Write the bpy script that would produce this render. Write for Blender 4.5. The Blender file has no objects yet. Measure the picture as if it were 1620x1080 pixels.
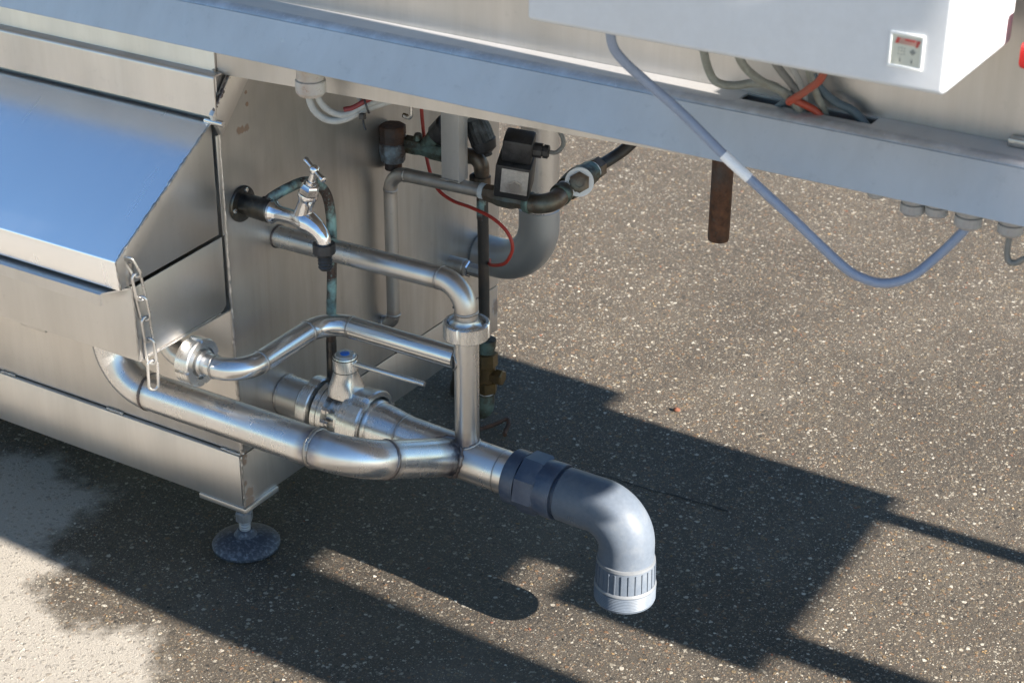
import bpy, bmesh, math, random
from mathutils import Vector, Matrix, Quaternion, noise as mnoise

random.seed(7)
S = bpy.context.scene
C = S.collection
PI = math.pi

# ------------------------------------------------------------------ camera
cam_d = bpy.data.cameras.new("camera")
cam = bpy.data.objects.new("camera", cam_d)
C.objects.link(cam)
cam_d.sensor_width = 36.0
cam_d.lens = 62.11
cam_d.clip_start = 0.05
cam_d.clip_end = 2000
RX = (0.84968, 0.52726, 0.00548)
DN = (0.24214, -0.38092, -0.89234)
FW = (-0.46841, 0.75953, -0.45134)
mw = Matrix(((RX[0], -DN[0], -FW[0], 1.69296),
             (RX[1], -DN[1], -FW[1], -1.90008),
             (RX[2], -DN[2], -FW[2], 1.68659),
             (0, 0, 0, 1)))
cam.matrix_world = mw
cam_d.dof.use_dof = True
cam_d.dof.focus_distance = 2.75
cam_d.dof.aperture_fstop = 9.0
S.camera = cam

# ------------------------------------------------------------------ light
SUN_K, SUN_Q = 2.15, 0.09            # horizontal run per metre of fall, along X and Y
SUN_EL = math.atan(1 / math.hypot(SUN_K, SUN_Q))
world = bpy.data.worlds.new("World")
S.world = world
world.use_nodes = True
wn = world.node_tree
sky = wn.nodes.new('ShaderNodeTexSky')
sky.sky_type = 'NISHITA'
sky.sun_disc = False
sky.sun_elevation = SUN_EL
sky.sun_rotation = math.atan2(SUN_K, -SUN_Q)
sky.air_density = 1.25
sky.dust_density = 0.0
sky.ozone_density = 4.2
wn.links.new(sky.outputs[0], wn.nodes['Background'].inputs[0])
wn.nodes['Background'].inputs[1].default_value = 0.05
sun_d = bpy.data.lights.new("sun", 'SUN')
sun_d.energy = 5.0
sun_d.angle = math.radians(0.53)
sun_d.color = (1.0, 0.93, 0.84)
sun = bpy.data.objects.new("sun", sun_d)
C.objects.link(sun)
sun.rotation_euler = Vector((-SUN_K, SUN_Q, -1)).to_track_quat('-Z', 'Y').to_euler()
sun.location = (4, -0.5, 3)
S.view_settings.view_transform = 'Standard'
S.view_settings.look = 'None'
S.view_settings.exposure = 2.15
S.view_settings.gamma = 1.0
S.view_settings.use_curve_mapping = False

# ------------------------------------------------------------------ materials
class NT:
    """small node helper"""
    def __init__(self, name):
        self.m = bpy.data.materials.new(name)
        self.m.use_nodes = True
        self.t = self.m.node_tree
        self.b = self.t.nodes['Principled BSDF']
    def n(self, typ, **kw):
        o = self.t.nodes.new(typ)
        for k, v in kw.items():
            if k.startswith('_'):
                o.inputs[k[1:]].default_value = v
            else:
                setattr(o, k, v)
        return o
    def l(self, a, b):
        self.t.links.new(a, b)
    def coord(self, scale=(1, 1, 1), kind='Object'):
        if kind == 'World':
            g = self.n('ShaderNodeNewGeometry').outputs['Position']
        else:
            g = self.n('ShaderNodeTexCoord').outputs[kind]
        mp = self.n('ShaderNodeMapping')
        mp.inputs['Scale'].default_value = scale
        self.l(g, mp.inputs['Vector'])
        return mp.outputs[0]
    def noise(self, vec, scale, detail=4, rough=0.55, dist=0.0):
        o = self.n('ShaderNodeTexNoise', _Scale=scale, _Detail=detail, _Roughness=rough, _Distortion=dist)
        self.l(vec, o.inputs['Vector'])
        return o.outputs['Fac']
    def ramp(self, fac, stops):
        o = self.n('ShaderNodeValToRGB')
        e = o.color_ramp.elements
        while len(e) < len(stops):
            e.new(0.5)
        for i, (p, c) in enumerate(stops):
            e[i].position = p
            e[i].color = (c, c, c, 1) if isinstance(c, (int, float)) else (*c, 1)
        self.l(fac, o.inputs[0])
        return o.outputs[0]
    def mix(self, fac, a, b, blend='MIX'):
        o = self.n('ShaderNodeMix', data_type='RGBA', blend_type=blend)
        for sock, v in ((o.inputs[0], fac), (o.inputs[6], a), (o.inputs[7], b)):
            if isinstance(v, (int, float)):
                sock.default_value = v
            elif isinstance(v, tuple):
                sock.default_value = (*v, 1)
            else:
                self.l(v, sock)
        return o.outputs[2]
    def math(self, op, a, b=0.0, clamp=False):
        o = self.n('ShaderNodeMath', operation=op, use_clamp=clamp)
        for s, v in ((o.inputs[0], a), (o.inputs[1], b)):
            if isinstance(v, (int, float)):
                s.default_value = v
            else:
                self.l(v, s)
        return o.outputs[0]
    def bump(self, h, strength=0.2, dist=0.001, prev=None):
        o = self.n('ShaderNodeBump', _Strength=strength, _Distance=dist)
        self.l(h, o.inputs['Height'])
        if prev is not None:
            self.l(prev, o.inputs['Normal'])
        return o.outputs[0]
    def near(self, p, rad):
        """1 at world point p, falling to 0 at rad"""
        g = self.n('ShaderNodeNewGeometry').outputs['Position']
        d = self.n('ShaderNodeVectorMath', operation='DISTANCE')
        self.l(g, d.inputs[0])
        d.inputs[1].default_value = p
        return self.math('SUBTRACT', 1.0, self.math('DIVIDE', d.outputs['Value'], rad), True)

def steel(name, base=(0.60, 0.585, 0.565), rough=0.33, brush=(260, 260, 4), bstr=0.05, wave=0.0,
          stain=0.25, spots=(), stain_col=(0.36, 0.33, 0.29), rvar=0.14, metal=0.9, streak=0.0):
    k = NT(name)
    v = k.coord(brush)
    br = k.noise(v, 1.0, 3, 0.6)
    v2 = k.coord((9, 9, 2.2))
    st = k.noise(v2, 1.0, 6, 0.62)
    v3 = k.coord((1, 1, 1))
    fine = k.noise(v3, 55.0, 5, 0.7)
    if stain < 0.05:
        fine = st = k.noise(v3, 3.0, 1, 0.5)
    col = k.mix(k.ramp(st, [(0.42, 0.0), (0.75, stain)]), base, stain_col)
    if streak:
        sk = k.noise(k.coord((13, 13, 1.1)), 1.0, 6, 0.72, 0.6)
        cl_ = k.noise(k.coord((3.5, 3.5, 2.2)), 1.0, 4, 0.6)
        col = k.mix(k.ramp(sk, [(0.42, 0.0), (0.72, streak)]), col, tuple(c * 0.58 for c in (base[0], base[1] * 0.93, base[2] * 0.84)))
        col = k.mix(k.ramp(cl_, [(0.46, 0.0), (0.68, streak)]), col, tuple(c * 0.52 for c in base))
    col = k.mix(k.ramp(fine, [(0.60, 0.0), (0.78, stain * 1.2)]), col, tuple(c * 0.55 for c in base))
    att = k.n('ShaderNodeAttribute', attribute_name='tint')
    tintn = k.math('MULTIPLY', att.outputs['Fac'], k.ramp(fine, [(0.3, 0.45), (0.6, 1.0)]))
    tcol = k.ramp(att.outputs['Fac'], [(0.0, base), (0.25, (0.40, 0.31, 0.20)), (0.55, (0.17, 0.13, 0.16)), (1.0, (0.09, 0.085, 0.10))])
    col = k.mix(tintn, col, tcol)
    rb = k.math('ADD', rough, k.math('MULTIPLY', k.math('SUBTRACT', st, 0.5), rvar * 2))
    if stain < 0.05:      # clean sheet: only soft run marks in the gloss
        rb = k.math('ADD', rough - 0.05, k.math('MULTIPLY', k.noise(k.coord((26, 3, 3)), 1.0, 4, 0.6, 0.8), 0.12))
    else:
        rb = k.math('ADD', rb, k.math('MULTIPLY', br, 0.08))
    rb = k.math('ADD', rb, k.math('MULTIPLY', tintn, 0.15))
    met = 1.0
    if spots:
        tot = None
        for p, r in spots:
            d = k.near(p, r)
            tot = d if tot is None else k.math('MAXIMUM', tot, d)
        nz = k.noise(k.coord((1, 1, 0.6)), 110.0, 5, 0.75)
        msk = k.ramp(k.math('MULTIPLY', tot, k.math('ADD', nz, 0.35)), [(0.44, 0.0), (0.60, 1.0)])
        col = k.mix(k.math('MULTIPLY', msk, 0.8), col, k.mix(nz, (0.06, 0.03, 0.015), (0.30, 0.15, 0.06)))
        rb = k.math('ADD', rb, k.math('MULTIPLY', msk, 0.35))
        met = k.math('SUBTRACT', metal, k.math('MULTIPLY', msk, 0.8))
        k.l(met, k.b.inputs['Metallic'])
    else:
        k.b.inputs['Metallic'].default_value = metal
    k.l(col, k.b.inputs['Base Color'])
    k.l(rb, k.b.inputs['Roughness'])
    if not bstr:
        return k.m
    nrm = k.bump(br, bstr, 0.0006)
    if wave:
        w = k.noise(k.coord((1, 1, 1)), 5.0, 2, 0.5)
        nrm = k.bump(w, wave, 0.01, nrm)
    k.l(nrm, k.b.inputs['Normal'])
    return k.m

def plain(name, col, rough=0.5, metal=0.0, var=0.25, scale=60, bump=0.1, dirt=None, dirt_amt=0.5, coat=0.0):
    k = NT(name)
    v = k.coord()
    n = k.noise(v, scale, 5, 0.65)
    n2 = k.noise(v, scale * 0.22, 4, 0.6)
    c = k.mix(k.ramp(n, [(0.35, 0.0), (0.7, 1.0)]), tuple(x * (1 - var) for x in col), col)
    if dirt:
        c = k.mix(k.ramp(n2, [(0.48, 0.0), (0.66, dirt_amt)]), c, dirt)
        f2 = k.noise(v, scale * 2.2, 4, 0.75)
        c = k.mix(k.ramp(f2, [(0.58, 0.0), (0.70, dirt_amt)]), c, dirt)
    k.l(c, k.b.inputs['Base Color'])
    k.b.inputs['Metallic'].default_value = metal
    k.l(k.math('ADD', rough - 0.08, k.math('MULTIPLY', n2, 0.16)), k.b.inputs['Roughness'])
    if coat:
        k.b.inputs['Coat Weight'].default_value = coat
        k.b.inputs['Coat Roughness'].default_value = 0.15
    if bump:
        k.l(k.bump(n, bump, 0.0008), k.b.inputs['Normal'])
    return k.m

M_PANEL = steel('brushed_panel', streak=0.6, rough=0.34, brush=(320, 320, 3), bstr=0.06, wave=0.05, stain=0.35,
                spots=[((0, 0.014, 0.128), 0.030), ((0, 0.012, 0.110), 0.032), ((0, 0.004, 0.15), 0.014), ((0, 0.005, 0.203), 0.024), ((0, 0.006, 0.19), 0.016), ((0.0, 0.0477, 0.7544), 0.016), ((0, 0.056, 0.755), 0.014),
                       ((0, 0.066, 0.7545), 0.016), ((0, 0.0708, 0.791), 0.009), ((0, 0.79, 0.16), 0.05), ((0, 0.07, 0.81), 0.008)])
M_FRONT = steel('brushed_front', streak=0.22, base=(0.70, 0.675, 0.645), rough=0.33, brush=(300, 300, 3), bstr=0.06, wave=0.04, stain=0.22)
M_GUTTER = steel('gutter_steel', streak=0.15, base=(0.61, 0.59, 0.565), rough=0.33, brush=(300, 300, 4), bstr=0.05, wave=0.03, stain=0.25)
M_LID = steel('lid_steel', base=(0.95, 0.95, 0.96), rough=0.24, brush=(3, 60, 60), bstr=0.0, wave=0.03, stain=0.03, metal=1.0)
M_BEAM = steel('beam_steel', streak=0.14, base=(0.57, 0.555, 0.54), rough=0.42, brush=(240, 240, 5), bstr=0.06, wave=0.03, stain=0.30,
               stain_col=(0.33, 0.34, 0.36), metal=0.55)
M_EDGE = plain('scuffed_edge', (0.50, 0.50, 0.505), 0.38, 0.6, 0.15, 90, 0.1, dirt=(0.72, 0.74, 0.76), dirt_amt=0.45)
M_WALL = steel('tub_wall_steel', streak=0.3, base=(0.56, 0.54, 0.52), rough=0.38, brush=(300, 300, 3), bstr=0.05, wave=0.05, stain=0.3)
M_PIPE = steel('pipe_steel', base=(0.70, 0.685, 0.67), rough=0.24, brush=(40, 40, 40), bstr=0.03, stain=0.22)
M_PIPE_M = steel('pipe_steel_matt', base=(0.62, 0.605, 0.585), rough=0.25, brush=(60, 60, 60), bstr=0.05, stain=0.4)
M_PIPE_D = steel('pipe_steel_dull', base=(0.48, 0.46, 0.44), rough=0.42, brush=(60, 60, 60), bstr=0.08, stain=0.7,
                 stain_col=(0.17, 0.13, 0.10))
M_POLISH = steel('polished_steel', base=(0.68, 0.67, 0.655), rough=0.17, brush=(60, 60, 60), bstr=0.02, stain=0.1, rvar=0.05)
M_TURNED = steel('turned_steel', base=(0.68, 0.67, 0.65), rough=0.22, brush=(500, 20, 20), bstr=0.04, stain=0.15, rvar=0.08)
M_WELD = steel('weld_metal', base=(0.50, 0.48, 0.46), rough=0.30, brush=(500, 500, 500), bstr=0.5, stain=0.6, stain_col=(0.12, 0.10, 0.09))
M_WELD_D = steel('burnt_weld', base=(0.26, 0.23, 0.22), rough=0.36, brush=(500, 500, 500), bstr=0.6, stain=0.9, stain_col=(0.06, 0.045, 0.045))
M_CHROME = plain('chrome', (0.78, 0.78, 0.80), 0.12, 1.0, 0.08, 80, 0.02)
M_PVC = plain('grey_pvc', (0.100, 0.120, 0.150), 0.47, 0.0, 0.14, 160, 0.10, dirt=(0.17, 0.178, 0.185), dirt_amt=0.22)
M_PVC.node_tree.nodes['Principled BSDF'].inputs['Specular IOR Level'].default_value = 0.22
M_PVC_D = plain('dark_grey_pvc', (0.042, 0.062, 0.102), 0.38, 0.0, 0.2, 60, 0.05, dirt=(0.25, 0.25, 0.25), dirt_amt=0.18)
M_PVC_L = plain('pale_grey_pvc', (0.125, 0.135, 0.148), 0.45, 0.0, 0.12, 60, 0.04, dirt=(0.2, 0.2, 0.2), dirt_amt=0.3)
M_BLACK = plain('black_plastic', (0.018, 0.018, 0.02), 0.45, 0.0, 0.3, 120, 0.1, dirt=(0.10, 0.10, 0.105), dirt_amt=0.3)
M_BRASS = plain('dull_brass', (0.16, 0.105, 0.04), 0.42, 0.6, 0.4, 90, 0.15, dirt=(0.06, 0.05, 0.03), dirt_amt=0.7)
M_VERD = plain('verdigris_brass', (0.085, 0.072, 0.045), 0.5, 0.4, 0.6, 90, 0.3, dirt=(0.15, 0.24, 0.22), dirt_amt=0.8)
M_COPPER = plain('verdigris_copper', (0.09, 0.06, 0.05), 0.5, 0.4, 0.5, 110, 0.3, dirt=(0.27, 0.45, 0.44), dirt_amt=1.0)
M_BROWN = plain('brown_bronze', (0.20, 0.145, 0.105), 0.42, 0.6, 0.5, 70, 0.2, dirt=(0.10, 0.16, 0.15), dirt_amt=0.45)
M_RUST = plain('rusty_iron', (0.13, 0.055, 0.026), 0.75, 0.15, 0.7, 70, 0.6, dirt=(0.055, 0.05, 0.05), dirt_amt=0.9)
M_RUSTB = plain('rusty_fitting_blue', (0.10, 0.07, 0.06), 0.6, 0.3, 0.6, 90, 0.5, dirt=(0.22, 0.30, 0.36), dirt_amt=0.8)
M_DARK = plain('dark_brass', (0.10, 0.10, 0.105), 0.34, 0.8, 0.6, 60, 0.2, dirt=(0.14, 0.12, 0.08), dirt_amt=0.6)
M_TAPE = plain('white_tape', (0.55, 0.58, 0.60), 0.7, 0.0, 0.2, 200, 0.3)
M_NYLON = plain('white_nylon', (0.62, 0.61, 0.57), 0.5, 0.0, 0.2, 60, 0.1, dirt=(0.28, 0.15, 0.08), dirt_amt=0.55)
M_GLAND = plain('grey_nylon', (0.42, 0.44, 0.45), 0.5, 0.0, 0.2, 60, 0.1, dirt=(0.16, 0.08, 0.06), dirt_amt=0.4)
M_ENCL = plain('white_paint', (0.58, 0.595, 0.62), 0.38, 0.0, 0.04, 90, 0.03, dirt=(0.50, 0.50, 0.50), dirt_amt=0.2)
M_CABLE_B = plain('blue_grey_cable', (0.24, 0.285, 0.385), 0.42, 0.0, 0.1, 120, 0.03)
M_CABLE_W = plain('pale_cable', (0.42, 0.43, 0.42), 0.5, 0.0, 0.15, 120, 0.05, dirt=(0.22, 0.2, 0.16), dirt_amt=0.4)
M_CABLE_G = plain('grey_green_cable', (0.26, 0.27, 0.24), 0.5, 0.0, 0.2, 120, 0.05, dirt=(0.12, 0.10, 0.07), dirt_amt=0.5)
M_CABLE_R = plain('red_cable', (0.42, 0.035, 0.02), 0.45, 0.0, 0.15, 100, 0.03)
M_CABLE_D = plain('dull_red_cable', (0.22, 0.03, 0.03), 0.45, 0.0, 0.2, 100, 0.03)
M_CABLE_O = plain('orange_cable', (0.36, 0.05, 0.02), 0.5, 0.0, 0.2, 100, 0.03, dirt=(0.2, 0.12, 0.08), dirt_amt=0.4)
M_CABLE_T = plain('teal_cable', (0.075, 0.105, 0.125), 0.5, 0.0, 0.2, 100, 0.03)
M_CABLE_GR = plain('grey_cable', (0.20, 0.20, 0.19), 0.5, 0.0, 0.2, 120, 0.05)
M_HOSE = plain('black_hose', (0.03, 0.028, 0.026), 0.5, 0.1, 0.3, 70, 0.1, dirt=(0.12, 0.07, 0.04), dirt_amt=0.4)
M_SLEEVE = plain('white_sleeve', (0.82, 0.82, 0.83), 0.5, 0.0, 0.03, 80, 0.02)
M_BLUE = plain('blue_plastic', (0.03, 0.17, 0.62), 0.4, 0.0, 0.1, 100, 0.0)
M_RED = plain('red_plastic', (0.55, 0.012, 0.012), 0.35, 0.0, 0.1, 100, 0.02)
M_LABELBG = plain('label_cream', (0.56, 0.55, 0.46), 0.5, 0.0, 0.05, 200, 0.0)
M_LABELRED = plain('label_red', (0.42, 0.055, 0.045), 0.5, 0.0, 0.1, 300, 0.0)
M_LABELPINK = plain('label_pink', (0.45, 0.26, 0.21), 0.5, 0.0, 0.1, 300, 0.0)
M_LABELGREY = plain('label_grey', (0.17, 0.18, 0.17), 0.5, 0.0, 0.1, 300, 0.0)
M_FRAMEW = plain('white_frame_plastic', (0.80, 0.80, 0.78), 0.35, 0.0, 0.03, 100, 0.0)
M_FOOT = plain('worn_foot_plastic', (0.045, 0.052, 0.072), 0.55, 0.0, 0.5, 700, 0.3, dirt=(0.17, 0.19, 0.22), dirt_amt=0.6)
M_ZINC = plain('zinc_stud', (0.30, 0.31, 0.33), 0.45, 0.7, 0.3, 90, 0.2)
M_COIL = plain('coil_label', (0.55, 0.52, 0.49), 0.4, 0.3, 0.25, 150, 0.1, dirt=(0.14, 0.09, 0.08), dirt_amt=0.5)
M_KNURL = plain('black_knurl', (0.02, 0.022, 0.025), 0.5, 0.0, 0.3, 200, 0.1, dirt=(0.2, 0.22, 0.24), dirt_amt=0.3)

# ------------------------------------------------------------------ mesh helpers
WORLD = {}

def link(name, verts, faces, mat, parent=None, smooth=35, tint=None, label=None, origin=None):
    xs = [v[0] for v in verts]; ys = [v[1] for v in verts]; zs = [v[2] for v in verts]
    o0 = Vector(origin) if origin else Vector(((min(xs) + max(xs)) / 2, (min(ys) + max(ys)) / 2, (min(zs) + max(zs)) / 2))
    me = bpy.data.meshes.new(name)
    me.from_pydata([(v[0] - o0.x, v[1] - o0.y, v[2] - o0.z) for v in verts], [], faces)
    if tint:
        a = me.attributes.new('tint', 'FLOAT', 'POINT')
        a.data.foreach_set('value', tint)
    bm = bmesh.new(); bm.from_mesh(me)
    bmesh.ops.recalc_face_normals(bm, faces=bm.faces)
    bm.to_mesh(me); bm.free()
    if smooth:
        me.shade_smooth()
        me.set_sharp_from_angle(angle=math.radians(smooth))
    me.materials.append(mat)
    ob = bpy.data.objects.new(name, me)
    C.objects.link(ob)
    WORLD[ob.name] = o0
    if parent:
        ob.parent = parent
        ob.location = o0 - WORLD[parent.name]
    else:
        ob.location = o0
    if label:
        ob['label'] = label
    return ob

def tag(o, label, cat, group=None, kind=None):
    o['label'] = label
    o['category'] = cat
    if group: o['group'] = group
    if kind: o['kind'] = kind
    return o

def thing(name, label, cat, loc, group=None):
    o = bpy.data.objects.new(name, None)
    o.empty_display_size = 0.05
    C.objects.link(o)
    o.location = loc
    WORLD[o.name] = Vector(loc)
    return tag(o, label, cat, group)

class G:
    """geometry collector"""
    def __init__(self):
        self.v = []; self.f = []; self.t = []
    def add(self, v, f, t=None):
        b = len(self.v)
        self.v += [tuple(p) for p in v]
        self.f += [[i + b for i in q] for q in f]
        self.t += t if t else [0.0] * len(v)
        return self
    def link(self, name, mat, parent=None, **kw):
        return link(name, self.v, self.f, mat, parent, tint=self.t if any(self.t) else None, **kw)

def frame(axis, up=None):
    a = Vector(axis).normalized()
    u = Vector(up) if up else (Vector((0, 0, 1)) if abs(a.z) < 0.9 else Vector((1, 0, 0)))
    u = (u - a * u.dot(a)).normalized()
    return a, u, a.cross(u)

def lathe(o, axis, prof, n=32, up=None, capa=True, capb=True, rib=None, phase=0.0):
    """prof: list of (t, r) along axis"""
    a, u, w = frame(axis, up)
    o = Vector(o)
    v = []; f = []
    for t, r in prof:
        for i in range(n):
            th = 2 * PI * i / n + phase
            rr = r * (rib(i, t) if rib else 1.0)
            v.append(o + a * t + (u * math.cos(th) + w * math.sin(th)) * rr)
    for j in range(len(prof) - 1):
        for i in range(n):
            k = (i + 1) % n
            f.append([j * n + i, j * n + k, (j + 1) * n + k, (j + 1) * n + i])
    if capa: f.append(list(range(n))[::-1])
    if capb: f.append([(len(prof) - 1) * n + i for i in range(n)])
    return v, f

def fillet(pts, rad, seg=10):
    """round the corners; returns path, list of (arc start, arc end) indices"""
    pts = [Vector(p) for p in pts]
    if isinstance(rad, (int, float)): rad = [rad] * (len(pts) - 2)
    out = [pts[0]]; arcs = []
    for i in range(1, len(pts) - 1):
        p, q, r = pts[i - 1], pts[i], pts[i + 1]
        d1 = (p - q).normalized(); d2 = (r - q).normalized()
        ang = d1.angle(d2)
        if rad[i - 1] <= 0 or ang > 3.1:
            out.append(q); continue
        tl = rad[i - 1] / math.tan(ang / 2)
        tl = min(tl, 0.49 * (p - q).length if i > 1 else 0.98 * (p - q).length, (0.49 if i < len(pts) - 2 else 0.98) * (r - q).length)
        R = tl * math.tan(ang / 2)
        c = q + (d1 + d2).normalized() * (R / math.sin(ang / 2))
        a = q + d1 * tl - c; b = q + d2 * tl - c
        s = len(out)
        for j in range(seg + 1):
            k = j / seg
            w = a.angle(b)
            x = (a * math.sin((1 - k) * w) + b * math.sin(k * w)) / math.sin(w)
            out.append(c + x)
        arcs.append((s, len(out) - 1))
    out.append(pts[-1])
    return out, arcs

def catmull(pts, seg=8):
    pts = [Vector(p) for p in pts]
    P = [pts[0] * 2 - pts[1]] + pts + [pts[-1] * 2 - pts[-2]]
    out = []
    for i in range(1, len(P) - 2):
        p0, p1, p2, p3 = P[i - 1:i + 3]
        for j in range(seg):
            t = j / seg
            out.append(0.5 * ((2 * p1) + (p2 - p0) * t + (2 * p0 - 5 * p1 + 4 * p2 - p3) * t * t + (3 * p1 - p0 - 3 * p2 + p3) * t ** 3))
    out.append(pts[-1])
    return out

def sweep(path, r, n=24, caps=True, closed=False):
    path = [Vector(p) for p in path]
    m = len(path)
    rs = r if isinstance(r, (list, tuple)) else [r] * m
    v = []; f = []
    T = []
    for i in range(m):
        if closed:
            d = path[(i + 1) % m] - path[i - 1]
        else:
            d = path[min(i + 1, m - 1)] - path[max(i - 1, 0)]
        T.append(d.normalized())
    _, u, _ = frame(T[0])
    for i in range(m):
        u = (u - T[i] * u.dot(T[i])).normalized()
        w = T[i].cross(u)
        for j in range(n):
            th = 2 * PI * j / n
            v.append(path[i] + (u * math.cos(th) + w * math.sin(th)) * rs[i])
    for i in range(m if closed else m - 1):
        k = (i + 1) % m
        for j in range(n):
            q = (j + 1) % n
            f.append([i * n + j, i * n + q, k * n + q, k * n + j])
    if caps and not closed:
        f.append(list(range(n))[::-1]); f.append([(m - 1) * n + j for j in range(n)])
    return v, f

def bead_ring(c, axis, R, minor=0.0016, n=48, seed=0, wob=0.25):
    """a weld bead round a pipe"""
    n = int(n * 1.7) // 2 * 2
    a, u, w = frame(axis)
    c = Vector(c); v = []; f = []; k = 6
    rnd = random.Random(seed)
    for i in range(n):
        th = 2 * PI * i / n
        mm = minor * (1 + 0.5 * wob * rnd.uniform(-1, 1) + 0.13 * (i % 2))
        sh = minor * (0.14 * rnd.uniform(-1, 1) + 0.30 * mnoise.noise((i * 0.13, seed * 1.7, 0.5)))
        d = u * math.cos(th) + w * math.sin(th)
        for j in range(k):
            ph = 2 * PI * j / k
            v.append(c + d * (R + mm * 0.42 * math.cos(ph)) + a * (mm * math.sin(ph) + sh))
    for i in range(n):
        for j in range(k):
            q = (i + 1) % n; s = (j + 1) % k
            f.append([i * k + j, i * k + s, q * k + s, q * k + j])
    return v, f

def bead_line(p0, p1, minor=0.002, step=0.003, seed=0, wob=0.35):
    p0 = Vector(p0); p1 = Vector(p1)
    n = max(3, int((p1 - p0).length / step))
    rnd = random.Random(seed)
    path = [p0.lerp(p1, i / n) + Vector([rnd.uniform(-1, 1) * minor * 0.25 for _ in range(3)]) for i in range(n + 1)]
    return sweep(path, [minor * (1 + wob * rnd.uniform(-1, 1)) for _ in path], 7)

def tube_part(name, pts, r, mat, parent, rad=0.05, n=28, welds=True, tints=0.0, seg=12, wm=None, step=0.012):
    """pipe with rounded corners, weld beads where bends meet straights and heat tint beside them"""
    path, arcs = fillet(pts, rad, seg)
    marks = [path[i] for a in arcs for i in a]
    # resample straight runs so the tint attribute has vertices to live on
    q = [path[0]]
    for i in range(1, len(path)):
        L = (path[i] - path[i - 1]).length
        k = max(1, int(L / step))
        for j in range(1, k + 1):
            q.append(path[i - 1].lerp(path[i], j / k))
    v, f = sweep(q, r, n)
    t = []
    for p in q:
        d = min([(p - mk).length for mk in marks] or [9])
        t += [max(0.0, 1 - d / 0.02) * tints] * n
    g = G().add(v, f, t)
    ob = g.link(name, mat, parent)
    if welds:
        for i, (a, b) in enumerate(arcs):
            for e, (ix, dr) in enumerate(((a, path[a + 1] - path[a]), (b, path[b] - path[b - 1]))):
                bv, bf = bead_ring(path[ix], dr, r + 0.0001, 0.0022, 44, seed=i * 2 + e + int(r * 1e5))
                link('weld_bead', bv, bf, wm or M_WELD, ob, smooth=80)
    return ob

def box(c0, c1, bev=0.0, seg=2):
    x0, y0, z0 = c0; x1, y1, z1 = c1
    bm = bmesh.new()
    bmesh.ops.create_cube(bm, size=1.0)
    for vv in bm.verts:
        vv.co = Vector((x0 + (vv.co.x + 0.5) * (x1 - x0), y0 + (vv.co.y + 0.5) * (y1 - y0), z0 + (vv.co.z + 0.5) * (z1 - z0)))
    if bev:
        bmesh.ops.bevel(bm, geom=list(bm.edges), offset=bev, segments=seg, affect='EDGES', profile=0.5)
    bm.verts.index_update()
    v = [tuple(p.co) for p in bm.verts]; f = [[p.index for p in q.verts] for q in bm.faces]
    bm.free()
    return v, f

def prism(poly, d, bev=0.0):
    """poly: 3D points of a planar polygon, extruded by vector d"""
    d = Vector(d)
    n = len(poly)
    v = [Vector(p) for p in poly] + [Vector(p) + d for p in poly]
    f = [list(range(n)), [n + i for i in range(n)][::-1]] + [[i, n + i, n + (i + 1) % n, (i + 1) % n] for i in range(n)]
    if bev:
        bm = bmesh.new()
        vs = [bm.verts.new(p) for p in v]
        for q in f: bm.faces.new([vs[i] for i in q])
        bmesh.ops.bevel(bm, geom=list(bm.edges), offset=bev, segments=2, affect='EDGES', profile=0.5)
        bm.verts.index_update()
        v = [tuple(p.co) for p in bm.verts]; f = [[p.index for p in q.verts] for q in bm.faces]
        bm.free()
    return v, f

def xform(vf, mat):
    v, f = vf
    return [mat @ Vector(p) for p in v], f

# ------------------------------------------------------------------ ground
STAIN = [(-0.626, 0.032), (-0.519, 0.077), (-0.463, 0.032), (-0.351, 0.033), (-0.331, -0.029), (-0.334, -0.134), (-0.291, -0.177),
         (-0.237, -0.158), (-0.250, -0.200), (-0.263, -0.252), (-0.186, -0.277), (-0.111, -0.311), (-0.046, -0.250), (-0.001, -0.242),
         (0.095, -0.334), (0.14, -0.52), (0.5, -0.7), (3.9, -0.8), (3.9, -3.9), (-3.9, -3.9), (-3.9, -0.05)]

def inside(x, y, poly):
    c = False
    for i in range(len(poly)):
        x1, y1 = poly[i]; x2, y2 = poly[i - 1]
        if (y1 > y) != (y2 > y) and x < (x2 - x1) * (y - y1) / (y2 - y1) + x1:
            c = not c
    return c

def edge_dist(x, y, poly):
    b = 9
    for i in range(len(poly)):
        x1, y1 = poly[i]; x2, y2 = poly[i - 1]
        dx, dy = x2 - x1, y2 - y1
        t = max(0, min(1, ((x - x1) * dx + (y - y1) * dy) / (dx * dx + dy * dy)))
        b = min(b, math.hypot(x - x1 - t * dx, y - y1 - t * dy))
    return b

def dust(x, y):
    """1 on the pale dry dusty surface, 0 on the dark bare one"""
    d = edge_dist(x, y, STAIN) * (1 if inside(x, y, STAIN) else -1)
    d += 0.024 * mnoise.noise((x * 24, y * 24, 3.1)) + 0.016 * mnoise.noise((x * 60, y * 60, 1.1)) + 0.010 * mnoise.noise((x * 140, y * 140, 5.1))
    return max(0.0, min(1.0, 0.5 + d / 0.085))

def damp_shade(x, y):
    """1 on the wet ground round the machine, with its shade painted darker"""
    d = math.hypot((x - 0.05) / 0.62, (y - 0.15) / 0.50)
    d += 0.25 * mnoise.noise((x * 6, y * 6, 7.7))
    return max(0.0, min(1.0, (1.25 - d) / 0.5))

def grid_lines(lo, hi, step, far):
    a = []
    x = lo
    while x <= hi + 1e-6:
        a.append(x); x += step
    s = step
    l = lo; h = hi
    pre = []; post = []
    while l > -far:
        s *= 1.6; l -= s; h += s
        pre.append(l); post.append(h)
    return pre[::-1] + a + post

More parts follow.
